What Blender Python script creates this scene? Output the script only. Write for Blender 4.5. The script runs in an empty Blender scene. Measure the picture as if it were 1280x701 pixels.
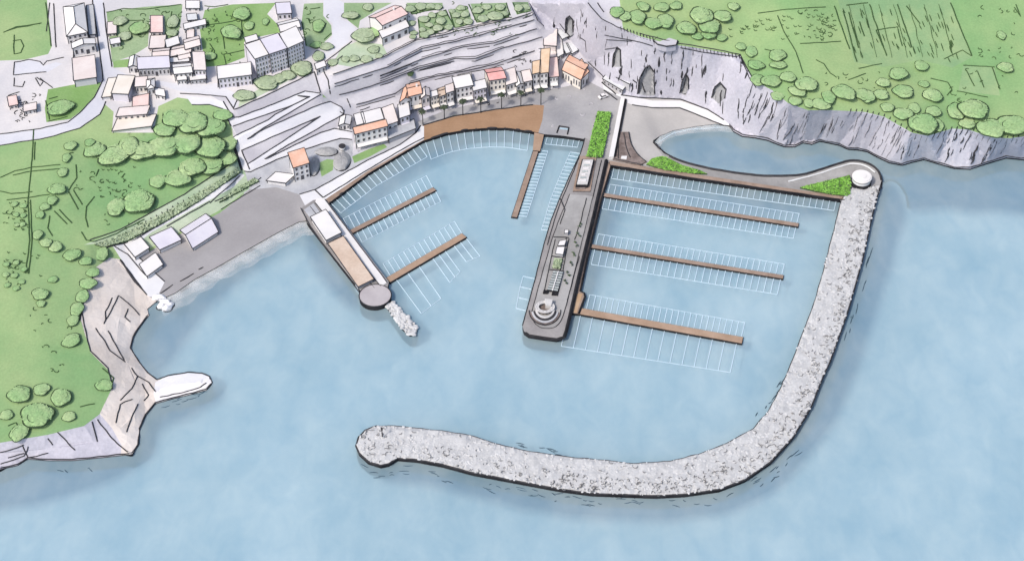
import bpy, math, random
from mathutils import Vector, noise
from mathutils.geometry import delaunay_2d_cdt
from mathutils.bvhtree import BVHTree

random.seed(7)
R = math.radians
S = bpy.context.scene
COL = S.collection

# ------------------------------------------------------------------ camera, sky, sun, exposure
DIST, DEP, HFOV = 900.0, 45.0, 32.0
F = 640.0 / math.tan(R(HFOV / 2))
CS, SN = math.cos(R(DEP)), math.sin(R(DEP))
CAM = Vector((0, -DIST * CS, DIST * SN))
cd = bpy.data.cameras.new('camera'); cam = bpy.data.objects.new('camera', cd); COL.objects.link(cam)
cam.location = CAM; cam.rotation_euler = (R(90 - DEP), 0, 0)
cd.sensor_fit = 'HORIZONTAL'; cd.angle = R(HFOV); cd.clip_start = 1; cd.clip_end = 20000
S.camera = cam

SUN_DIR = Vector((-0.58, -0.56, 0.98)).normalized()       # towards the sun
w = bpy.data.worlds.new('World'); S.world = w; w.use_nodes = True
nt = w.node_tree; bg = nt.nodes['Background']
sky = nt.nodes.new('ShaderNodeTexSky'); sky.sky_type = 'NISHITA'; sky.sun_disc = False
sky.sun_elevation = math.asin(SUN_DIR.z); sky.sun_rotation = math.atan2(SUN_DIR.x, SUN_DIR.y)
sky.air_density = 1.0; sky.dust_density = 3.0; sky.ozone_density = 1.0
nt.links.new(sky.outputs[0], bg.inputs[0]); bg.inputs[1].default_value = 0.13
ld = bpy.data.lights.new('sun', 'SUN'); ld.energy = 2.0; ld.angle = R(7); ld.color = (1.0, 0.93, 0.84)
lo = bpy.data.objects.new('sun', ld); COL.objects.link(lo)
lo.rotation_euler = (-SUN_DIR).to_track_quat('-Z', 'Y').to_euler(); lo.location = (-300, 200, 500)
S.view_settings.view_transform = 'Standard'; S.view_settings.look = 'None'
S.view_settings.exposure = 0.40; S.view_settings.gamma = 1.0
S.cycles.max_bounces = 6; S.cycles.transparent_max_bounces = 8

# ------------------------------------------------------------------ pixel of the photograph -> place on the ground
def ray(px, py):
    x, y = (px - 640) / F, -(py - 350.5) / F
    return Vector((x, y * CS + SN, y * SN - CS)) if False else Vector((x, y * math.cos(R(90 - DEP)) + math.sin(R(90 - DEP)), y * math.sin(R(90 - DEP)) - math.cos(R(90 - DEP))))
def P(px, py, z=0.0):
    d = ray(px, py); t = (z - CAM.z) / d.z
    return CAM + d * t
def mpp(px, py, z=0.0):
    d = ray(px, py); return (z - CAM.z) / d.z / F

# ------------------------------------------------------------------ materials
MATS = {}
def mat(name, c1, c2=None, scale=0.05, rough=0.85, detail=4, bump=0.0, fine=0.0, spec=0.2):
    if name in MATS: return MATS[name]
    m = bpy.data.materials.new(name); m.use_nodes = True
    n, l = m.node_tree.nodes, m.node_tree.links
    b = n['Principled BSDF']; b.inputs['Roughness'].default_value = rough
    b.inputs['Specular IOR Level'].default_value = spec
    if c2 is None:
        c2 = tuple(v * 0.88 for v in c1)
    tc = n.new('ShaderNodeNewGeometry')
    nz = n.new('ShaderNodeTexNoise'); nz.inputs['Scale'].default_value = scale; nz.inputs['Detail'].default_value = detail
    nz.inputs['Roughness'].default_value = 0.62
    l.new(tc.outputs['Position'], nz.inputs['Vector'])
    rp = n.new('ShaderNodeValToRGB')
    rp.color_ramp.elements[0].position = 0.36; rp.color_ramp.elements[1].position = 0.64
    rp.color_ramp.elements[0].color = (*c1, 1); rp.color_ramp.elements[1].color = (*c2, 1)
    l.new(nz.outputs['Fac'], rp.inputs['Fac'])
    out = rp.outputs['Color']
    if fine > 0:
        n2 = n.new('ShaderNodeTexNoise'); n2.inputs['Scale'].default_value = 0.9; n2.inputs['Detail'].default_value = 5
        l.new(tc.outputs['Position'], n2.inputs['Vector'])
        mr = n.new('ShaderNodeMapRange'); mr.inputs[1].default_value = 0.3; mr.inputs[2].default_value = 0.7
        mr.inputs[3].default_value = 1 - fine; mr.inputs[4].default_value = 1 + fine
        l.new(n2.outputs['Fac'], mr.inputs[0])
        mx = n.new('ShaderNodeMix'); mx.data_type = 'RGBA'; mx.blend_type = 'MULTIPLY'; mx.inputs[0].default_value = 1
        l.new(out, mx.inputs[6]); l.new(mr.outputs[0], mx.inputs[7]); out = mx.outputs[2]
    l.new(out, b.inputs['Base Color'])
    if bump > 0:
        bp = n.new('ShaderNodeBump'); bp.inputs['Strength'].default_value = bump; bp.inputs['Distance'].default_value = 1.0
        n3 = n.new('ShaderNodeTexNoise'); n3.inputs['Scale'].default_value = 0.35; n3.inputs['Detail'].default_value = 6
        l.new(tc.outputs['Position'], n3.inputs['Vector']); l.new(n3.outputs['Fac'], bp.inputs['Height'])
        l.new(bp.outputs[0], b.inputs['Normal'])
    MATS[name] = m
    return m

INK = mat('ink_dark', (0.030, 0.030, 0.036), (0.05, 0.05, 0.055), 0.3)
INKG = mat('ink_green', (0.035, 0.075, 0.03), (0.06, 0.11, 0.04), 0.2)
BLACK = mat('flat_black', (0.012, 0.012, 0.015), (0.03, 0.03, 0.034), 0.2)
GRASS = mat('grass_pale', (0.200, 0.360, 0.155), (0.325, 0.435, 0.205), 0.014, fine=0.07, bump=0.1)
GRASS_E = mat('grass_upland', (0.205, 0.365, 0.155), (0.345, 0.450, 0.210), 0.011, fine=0.07, bump=0.1)
FIELD_B = mat('field_bluegreen', (0.210, 0.350, 0.175), (0.310, 0.420, 0.210), 0.03, fine=0.06)
LAWN = mat('lawn', (0.190, 0.330, 0.110), (0.260, 0.390, 0.165), 0.04, fine=0.08)
LAWN_P = mat('lawn_pale', (0.360, 0.470, 0.310), (0.500, 0.570, 0.430), 0.04, fine=0.06)
GARDEN = mat('garden', (0.220, 0.330, 0.170), (0.310, 0.410, 0.240), 0.05, fine=0.1)
TOWN = mat('town_paving', (0.540, 0.530, 0.550), (0.660, 0.635, 0.630), 0.03, fine=0.04)
ROADM = mat('road_pale', (0.560, 0.565, 0.620), (0.650, 0.650, 0.680), 0.03, fine=0.03)
ROADW = mat('road_white', (0.630, 0.630, 0.670), (0.700, 0.700, 0.720), 0.05, fine=0.02)
SLOPE = mat('slope_stone', (0.440, 0.430, 0.470), (0.530, 0.520, 0.550), 0.05, fine=0.05)
TERR = mat('terrace_stone', (0.490, 0.480, 0.525), (0.585, 0.575, 0.605), 0.035, fine=0.05)
CLIFF = mat('cliff_rock', (0.430, 0.425, 0.490), (0.540, 0.530, 0.590), 0.03, fine=0.08, bump=0.18)
CAVE = mat('cave_shade', (0.270, 0.275, 0.290), (0.350, 0.355, 0.370), 0.1, fine=0.1)  # recess gloom put into the colour, darker than the open cliff
PLAZA = mat('plaza_concrete', (0.27, 0.27, 0.285), (0.40, 0.395, 0.40), 0.03, fine=0.05)
DECK = mat('deck_brown', (0.30, 0.185, 0.11), (0.37, 0.235, 0.145), 0.05, fine=0.05)
PROM = mat('promenade_white', (0.640, 0.640, 0.660), (0.740, 0.740, 0.750), 0.05)
BEACH = mat('beach_grey', (0.300, 0.290, 0.295), (0.370, 0.360, 0.365), 0.02, fine=0.04)
SAND = mat('sand_pale', (0.400, 0.390, 0.380), (0.490, 0.475, 0.460), 0.03, fine=0.03)
ROCK = mat('shore_rock', (0.620, 0.555, 0.500), (0.710, 0.660, 0.620), 0.03, fine=0.05, bump=0.2)
ROCKW = mat('shore_rock_white', (0.74, 0.73, 0.75), (0.82, 0.81, 0.82), 0.05, fine=0.03, bump=0.15)
WHITE = mat('render_white', (0.680, 0.670, 0.675), (0.750, 0.735, 0.730), 0.08)
CREAM = mat('render_cream', (0.72, 0.66, 0.58), (0.77, 0.73, 0.67), 0.08)
LILAC = mat('render_lilac', (0.60, 0.58, 0.66), (0.68, 0.66, 0.72), 0.08)
GREYW = mat('render_grey', (0.42, 0.42, 0.45), (0.52, 0.52, 0.54), 0.08)
ORANGE = mat('tile_orange', (0.700, 0.400, 0.280), (0.750, 0.500, 0.385), 0.12, fine=0.05)
PINK = mat('tile_pink', (0.720, 0.520, 0.490), (0.760, 0.620, 0.580), 0.1, fine=0.05)
RED = mat('tile_red', (0.680, 0.330, 0.310), (0.740, 0.440, 0.415), 0.15, fine=0.05)
OCHRE = mat('tile_ochre', (0.660, 0.470, 0.310), (0.720, 0.560, 0.410), 0.15, fine=0.05)
BLUSH = mat('roof_blush', (0.680, 0.600, 0.575), (0.750, 0.690, 0.665), 0.08, fine=0.03)
GREYR = mat('roof_grey', (0.40, 0.41, 0.44), (0.50, 0.51, 0.53), 0.1, fine=0.05)
PALER = mat('roof_palegrey', (0.58, 0.60, 0.61), (0.68, 0.69, 0.70), 0.08, fine=0.05)
ROOFW = mat('roof_white', (0.690, 0.680, 0.675), (0.755, 0.740, 0.730), 0.08)
SANDR = mat('roof_sand', (0.55, 0.43, 0.34), (0.63, 0.52, 0.43), 0.1, fine=0.06)
GLASS = mat('window_dark', (0.05, 0.05, 0.06), (0.09, 0.09, 0.10), 0.4, rough=0.3, spec=0.5)
GLAZE = mat('roof_glazing', (0.30, 0.34, 0.35), (0.48, 0.52, 0.51), 0.5, rough=0.3, spec=0.5)
PIERM = mat('pier_concrete', (0.240, 0.230, 0.230), (0.340, 0.325, 0.320), 0.06, fine=0.07)
PIERD = mat('pier_paving', (0.270, 0.265, 0.260), (0.385, 0.380, 0.375), 0.05, fine=0.06)
WOOD = mat('boardwalk_wood', (0.27, 0.195, 0.15), (0.35, 0.265, 0.215), 0.15, fine=0.08)
WOODL = mat('boardwalk_tan', (0.34, 0.235, 0.165), (0.42, 0.30, 0.22), 0.1, fine=0.06)
BOOM = mat('boom_white', (0.520, 0.660, 0.750), (0.600, 0.720, 0.800), 0.1)
BWCORE = mat('rubble_core', (0.470, 0.475, 0.480), (0.550, 0.555, 0.560), 0.15, fine=0.10, bump=0.3)
BOULDER = mat('boulder_pale', (0.500, 0.505, 0.510), (0.600, 0.605, 0.610), 0.25, fine=0.08)
BARK = mat('bark', (0.10, 0.075, 0.055), (0.15, 0.115, 0.085), 0.8)
LEAF_A = mat('leaf_pale', (0.280, 0.450, 0.205), (0.390, 0.515, 0.265), 0.06, fine=0.14)
LEAF_B = mat('leaf_mid', (0.250, 0.425, 0.185), (0.350, 0.485, 0.240), 0.06, fine=0.14)
LEAF_O = mat('leaf_olive', (0.330, 0.420, 0.265), (0.430, 0.500, 0.340), 0.08, fine=0.14)
LEAF_D = mat('leaf_dark', (0.05, 0.085, 0.045), (0.09, 0.13, 0.065), 0.2)
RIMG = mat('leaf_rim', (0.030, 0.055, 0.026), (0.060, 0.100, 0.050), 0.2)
LEAF_V = mat('leaf_vivid', (0.155, 0.360, 0.055), (0.245, 0.480, 0.100), 0.25, fine=0.2)
SLIP = mat('slipway_stone', (0.14, 0.11, 0.10), (0.25, 0.205, 0.19), 0.25, fine=0.15)
CARW = mat('car_paint', (0.72, 0.70, 0.70), (0.78, 0.76, 0.76), 0.5, rough=0.35, spec=0.5)
TYRE = mat('tyre_rubber', (0.02, 0.02, 0.02), (0.03, 0.03, 0.03), 0.5)
STEPM = mat('step_stone', (0.500, 0.490, 0.485), (0.620, 0.610, 0.600), 0.2, fine=0.06)
SEABED = mat('seabed_sand', (0.450, 0.590, 0.650), (0.580, 0.690, 0.740), 0.012, fine=0.04)
BED_SHADE = mat('seabed_shade', (0.075, 0.190, 0.275), (0.150, 0.270, 0.350), 0.02, fine=0.08)  # shade beside walls and deeper water, painted as darker bottom colour
SHAL = mat('seabed_shallow', (0.78, 0.83, 0.85), (0.84, 0.87, 0.88), 0.05)

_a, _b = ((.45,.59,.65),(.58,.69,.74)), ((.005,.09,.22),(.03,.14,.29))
BED_SHADES = [mat(f'seabed_shade_{k}', *[tuple(p + (q - p) * f for p, q in zip(_a[i], _b[i])) for i in (0, 1)], 0.02, fine=0.06) for k, f in enumerate((.18, .38, .58, .78, 1.0))]
SHALS = {o: mat(f'seabed_shallow_{o}', *[tuple(p + (q - p) * f for p, q in zip(c, (.86,.87,.87))) for c in _a], 0.02) for o, f in ((26, .2), (20, .4), (14, .6), (8, .8), (4, 1.0))}
def water_mat():
    m = bpy.data.materials.new('sea_water'); m.use_nodes = True
    n, l = m.node_tree.nodes, m.node_tree.links
    b = n['Principled BSDF']; b.inputs['Roughness'].default_value = 0.35; b.inputs['Specular IOR Level'].default_value = 0.15
    g = n.new('ShaderNodeNewGeometry')
    mp = n.new('ShaderNodeMapping'); mp.inputs['Scale'].default_value = (1.25, 0.8, 1); l.new(g.outputs['Position'], mp.inputs[0])
    a = n.new('ShaderNodeTexNoise'); a.inputs['Scale'].default_value = 0.022; a.inputs['Detail'].default_value = 7; a.inputs['Roughness'].default_value = 0.6
    l.new(mp.outputs[0], a.inputs['Vector'])
    rp = n.new('ShaderNodeValToRGB'); e = rp.color_ramp.elements
    e[0].position = 0.35; e[0].color = (0.310, 0.470, 0.560, 1); e[1].position = 0.65; e[1].color = (0.500, 0.630, 0.675, 1)
    a2 = n.new('ShaderNodeTexNoise'); a2.inputs['Scale'].default_value = 0.075; a2.inputs['Detail'].default_value = 5; a2.inputs['Distortion'].default_value = 0.6
    l.new(mp.outputs[0], a2.inputs['Vector'])
    av = n.new('ShaderNodeMix'); av.data_type = 'FLOAT'; av.inputs[0].default_value = 0.34
    l.new(a.outputs['Fac'], av.inputs[2]); l.new(a2.outputs['Fac'], av.inputs[3])
    l.new(av.outputs[0], rp.inputs[0]); l.new(rp.outputs[0], b.inputs['Base Color'])
    w1 = n.new('ShaderNodeTexNoise'); w1.inputs['Scale'].default_value = 0.12; w1.inputs['Detail'].default_value = 6
    l.new(g.outputs['Position'], w1.inputs['Vector'])
    bp = n.new('ShaderNodeBump'); bp.inputs['Strength'].default_value = 0.10; bp.inputs['Distance'].default_value = 1.0
    l.new(w1.outputs['Fac'], bp.inputs['Height']); l.new(bp.outputs[0], b.inputs['Normal'])
    t = n.new('ShaderNodeBsdfTransparent'); t.inputs[0].default_value = (0.86, 0.95, 1, 1)
    mx = n.new('ShaderNodeMixShader'); mx.inputs[0].default_value = 0.48
    l.new(b.outputs[0], mx.inputs[1]); l.new(t.outputs[0], mx.inputs[2])
    l.new(mx.outputs[0], n['Material Output'].inputs['Surface'])
    return m
WATER = water_mat()

# ------------------------------------------------------------------ mesh helpers
class MB:
    def __init__(s): s.v = []; s.f = []; s.m = []
    def add(s, vs, fs, mi=0):
        o = len(s.v); s.v += [tuple(v) for v in vs]
        for f in fs: s.f.append(tuple(i + o for i in f)); s.m.append(mi)
    def prism(s, poly, z0, z1, mt=0, ms=None, tops=None):
        """poly: world xy points; walls from z0 to z1"""
        a = sum(poly[i][0] * poly[(i + 1) % len(poly)][1] - poly[(i + 1) % len(poly)][0] * poly[i][1] for i in range(len(poly)))
        if a < 0: poly = poly[::-1]; tops = tops[::-1] if tops else None
        n = len(poly); tz = tops or [z1] * n
        vs = [(p[0], p[1], z0) for p in poly] + [(p[0], p[1], tz[i]) for i, p in enumerate(poly)]
        s.add(vs, [tuple(range(n, 2 * n))], mt)
        s.add(vs, [(i, (i + 1) % n, n + (i + 1) % n, n + i) for i in range(n)], mt if ms is None else ms)
    def box(s, o, u, v, wv, mi=0):
        o, u, v, wv = Vector(o), Vector(u), Vector(v), Vector(wv)
        vs = [o, o + u, o + u + v, o + v]; vs += [q + wv for q in vs]
        s.add(vs, [(0, 3, 2, 1), (4, 5, 6, 7), (0, 1, 5, 4), (1, 2, 6, 5), (2, 3, 7, 6), (3, 0, 4, 7)], mi)
    def rod(s, a, b, r0, r1=None, n=6, mi=0, cap=True):
        a, b = Vector(a), Vector(b); r1 = r0 if r1 is None else r1
        d = (b - a)
        if d.length < 1e-6: return
        d.normalize(); x = d.orthogonal().normalized(); y = d.cross(x)
        vs = []
        for c, r in ((a, r0), (b, r1)):
            for k in range(n):
                t = 2 * math.pi * k / n; vs.append(c + x * (math.cos(t) * r) + y * (math.sin(t) * r))
        fs = [(k, (k + 1) % n, n + (k + 1) % n, n + k) for k in range(n)]
        if cap: fs += [tuple(range(n - 1, -1, -1)), tuple(range(n, 2 * n))]
        s.add(vs, fs, mi)
    def line(s, pts, wd, mi=0, taper=False, th=0.25):
        """low dark ridge along world points"""
        n = len(pts)
        if n < 2: return
        vs = []
        for i, p in enumerate(pts):
            p = Vector(p); q = Vector(pts[min(i + 1, n - 1)]) - Vector(pts[max(i - 1, 0)])
            sd = Vector((-q.y, q.x, 0))
            if sd.length < 1e-6: sd = Vector((1, 0, 0))
            sd.normalize(); h = wd / 2
            if taper: h *= max(0.4, math.sin(math.pi * (i + 0.6) / (n + 0.2)))
            vs += [p - sd * h - Vector((0, 0, 0.1)), p + Vector((0, 0, th)), p + sd * h - Vector((0, 0, 0.1))]
        fs = []
        for i in range(n - 1):
            a = 3 * i; fs += [(a, a + 3, a + 4, a + 1), (a + 1, a + 4, a + 5, a + 2)]
        s.add(vs, fs, mi)
    def build(s, name, mats, parent=None, origin=None, smooth=False):
        o0 = Vector(origin) if origin is not None else Vector((0, 0, 0))
        me = bpy.data.meshes.new(name)
        me.from_pydata([(v[0] - o0.x, v[1] - o0.y, v[2] - o0.z) for v in s.v], [], s.f)
        for m in (mats if isinstance(mats, (list, tuple)) else [mats]): me.materials.append(m)
        me.polygons.foreach_set('material_index', s.m)
        if smooth: me.polygons.foreach_set('use_smooth', [True] * len(s.f))
        me.update()
        ob = bpy.data.objects.new(name, me); COL.objects.link(ob)
        if parent is not None: ob.parent = parent
        elif origin is not None: ob.location = o0
        return ob

def tag(o, label, cat=None, group=None, kind=None):
    o['label'] = label
    if cat: o['category'] = cat
    if group: o['group'] = group
    if kind: o['kind'] = kind
    return o
def thing(name, label, cat, loc, group=None):
    o = bpy.data.objects.new(name, None); COL.objects.link(o); o.location = loc; o.empty_display_size = 1
    return tag(o, label, cat, group)

def inside(p, poly):
    x, y = p; c = False; j = len(poly) - 1
    for i in range(len(poly)):
        xi, yi = poly[i]; xj, yj = poly[j]
        if (yi > y) != (yj > y) and x < (xj - xi) * (y - yi) / (yj - yi) + xi: c = not c
        j = i
    return c
def densify(pl, step, closed=False):
    out = []; n = len(pl)
    for i in range(n if closed else n - 1):
        a, b = pl[i], pl[(i + 1) % n]
        d = math.hypot(b[0] - a[0], b[1] - a[1]); k = max(1, int(math.ceil(d / step)))
        for t in range(k): out.append(tuple(a[j] + (b[j] - a[j]) * t / k for j in range(len(a))))
    if not closed: out.append(tuple(pl[-1]))
    return out
def smooth_line(pl, closed=False, it=2):
    for _ in range(it):
        q = []; n = len(pl)
        if not closed: q.append(pl[0])
        for i in range(n if closed else n - 1):
            a, b = pl[i], pl[(i + 1) % n]
            q.append(tuple(a[j] * .75 + b[j] * .25 for j in range(len(a)))); q.append(tuple(a[j] * .25 + b[j] * .75 for j in range(len(a))))
        if not closed: q.append(pl[-1])
        pl = q
    return pl

# ------------------------------------------------------------------ the shape of the land (pixel, pixel, height)
FOOT = [(912,157),(917,164),(928,170),(945,172),(960,175),(972,180),(981,183),(994,183),(1004,178),(1015,180),(1025,176),(1049,181),(1060,186),(1073,187),(1084,189),(1097,196),(1112,203),(1128,206),(1142,202),(1155,199),(1172,204),(1193,210),(1213,211),(1234,204),(1258,197),(1278,199),(1330,205),(1460,197),(2100,190)]
TOP = [(722,-90),(730,-20),(735,4),(743,14),(752,24),(770,33),(800,46),(840,56),(870,60),(905,66),(926,70),(932,84),(941,100),(965,113),(985,129),(1010,138),(1040,138),(1080,140),(1105,146),(1122,156),(1140,166),(1160,170),(1190,161),(1210,162),(1240,172),(1262,173),(1285,170),(1340,172),(1460,165),(2100,155)]
COAST_W = [(-800,650),(-160,604),(0,586),(22,581),(34,573),(60,575),(90,575),(130,571),(165,567),(173,556),(174,536),(182,519),(194,504),(215,498),(240,492),(258,487),(265,479),(262,471),(252,467),(235,466),(210,470),(196,475),(184,466),(173,452),(163,436),(166,422),(176,406),(186,394),(184,386),(196,376),(219,366),(243,349),(269,335),(300,317),(323,304),(350,289),(374,277),(383,276)]
QUAY = [(392,272),(412,253),(460,217),(500,193),(529,176),(556,167),(584,162),(610,160),(635,160),(668,165),(681,168),(705,170),(731,174),(726,190),(740,200),(757,202),(763,204),(860,219),(950,232),(1057,248),(1070,240),(1085,236),(1100,232),(1103,222),(1098,212),(1085,203),(1065,199),(1045,205),(1020,213),(1000,219),(960,220),(920,216),(880,209),(850,201),(830,192),(821,182),(816,176)]
BEACH_E = [(825,170),(842,163),(870,158),(895,155)]
LAND = COAST_W + QUAY + BEACH_E + FOOT + [(2100,-900),(-800,-900)]

TIN = []; TEDGE = []
def brk(pts):
    o = len(TIN)
    for p in pts: TIN.append(tuple(float(v) for v in p))
    TEDGE.extend((o + i, o + i + 1) for i in range(len(pts) - 1))
brk([(x, y, 0.5) for x, y in COAST_W])
brk([(x, y, 2.0) for x, y in QUAY])
brk([(x, y, 0.3) for x, y in BEACH_E])
brk([(x, y, 0.9) for x, y in FOOT])
def ctop(x): return 44 - (x - 735) * 0.05 if x < 941 else 33.7 - (x - 941) * 0.035
brk([(x, y, ctop(max(735, min(1250, x)))) for x, y in TOP])
brk([(655,-90,24),(662,5,21),(682,38,14),(702,38,12),(735,80,5),(765,108,3),(776,119,2.6),(800,122,2.6),(850,124,2.4),(885,137,2.2),(905,150,1.5)])
brk([(760,120,2.3),(777,124,2.3),(771,160,2.2),(762,196,2.0)])
for p in [(2100,-900,90),(-800,-900,90),(640,-900,90),(2100,-120,54),(-800,-120,44),(-800,560,10),(780,-90,52),(1000,-90,54),(1460,-120,52),(1000,20,44),(1250,40,34),(1460,30,32),(1150,90,29)]: brk([p])
# terraces behind the waterfront: each wall is a step
WALLS = [
 [(416,95),(440,87),(480,73),(520,53),(560,44),(590,37),(640,26),(666,18)],
 [(418,107),(440,100),(484,86),(527,63),(560,56),(589,49),(640,35),(668,27)],
 [(475,97),(500,87),(527,76),(579,61),(617,56),(640,48),(671,38)],
 [(424,121),(440,117),(475,106),(509,93),(522,88),(568,76),(594,75),(630,62),(678,49)],
 [(445,133),(494,119),(512,106),(548,97),(609,85),(630,79),(668,66)],
]
for pl, z in zip(WALLS, (25, 21.5, 18, 14, 9)):
    brk([(x, y - 1.6, z) for x, y in pl]); brk([(x, y + 1.6, z - 1.6) for x, y in pl])
brk([(440,192,2.4),(486,178,2.4),(522,152,2.5),(560,137,2.5),(640,120,2.5),(700,110,2.6),(736,102,2.8)])
brk([(450,150,6),(500,135,5),(560,118,4.5),(640,100,4.5),(690,85,5)])
# switchbacks
brk([(215,112,25),(262,120,23),(282,122,22.5),(293,137,21.5),(340,115,23),(395,90,24)])
brk([(291,150,18.5),(340,132,19),(398,118,18)]); brk([(294,172,14.5),(340,150,16),(398,125,16.5)])
brk([(300,184,11),(360,160,12),(412,140,11)]); brk([(312,205,7),(360,178,8.5),(430,150,8.5)])
brk([(308,216,4.5),(345,202,4.6),(380,189,4.6),(425,175,4.6),(442,172,4.6)])
brk([(288,172,13),(291,184,10.5),(302,215,4.5)])
brk([(374,243,2.4),(394,237,2.3),(460,199,2.4),(500,181,2.4)])
brk([(360,228,3),(400,215,3.2),(440,195,3)])
# west: fields and low cliff
brk([(-160,560,8),(0,553,8),(60,543,8),(105,532,7.5),(125,516,7),(140,485,7),(135,462,7),(113,440,8),(101,400,9),(106,365,9),(120,336,8)])
brk([(-160,568,3.5),(0,566,3.5),(60,560,3),(120,552,3),(150,535,3.5),(168,520,3.2),(176,490,2.8),(160,455,3),(145,430,4),(150,395,4.5),(172,384,1.5)])
brk([(196,488,2.4),(225,480,2.0),(250,477,1.4)])
brk([(140,318,5),(165,345,2.2),(184,368,1.6),(192,374,1.2)])
brk([(160,308,4),(200,300,2.6),(230,285,3),(275,262,3),(312,236,3.4),(345,236,2.8),(374,248,2.2)])
brk([(210,355,1.2),(290,312,1.0),(370,268,1.1)])
brk([(110,305,10),(150,290,9),(230,246,9),(296,203,10)])
for p in [(-160,-120,40),(0,-120,38),(300,-120,38),(500,-120,36),(640,-120,34),(0,60,29),(130,60,28),(250,60,27),(350,60,26),(440,60,26),(550,20,28),(640,8,27),(-160,200,24),(0,190,22),(100,160,23),(200,160,20),(260,170,17),(0,330,14),(-160,400,12),(60,430,10),(60,250,18),(150,230,14),(220,210,14)]: brk([p])

def tin_surface():
    v2 = [Vector((p[0], p[1])) for p in TIN]
    vo, eo, fo, ov, oe, of = delaunay_2d_cdt(v2, TEDGE, [], 0, 0.01)
    zz = []
    for i, q in enumerate(vo):
        src = ov[i]
        if src: zz.append(max(TIN[k][2] for k in src))
        else:
            best = min(TIN, key=lambda p: (p[0] - q.x) ** 2 + (p[1] - q.y) ** 2); zz.append(best[2])
    return BVHTree.FromPolygons([(q.x, q.y, zz[i]) for i, q in enumerate(vo)], [tuple(f) for f in fo])
TB = tin_surface()
def Z(px, py):
    h = TB.ray_cast(Vector((px + 0.003, py + 0.002, 500)), Vector((0, 0, -1)))
    return h[0].z if h[0] is not None else 2.0

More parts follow.
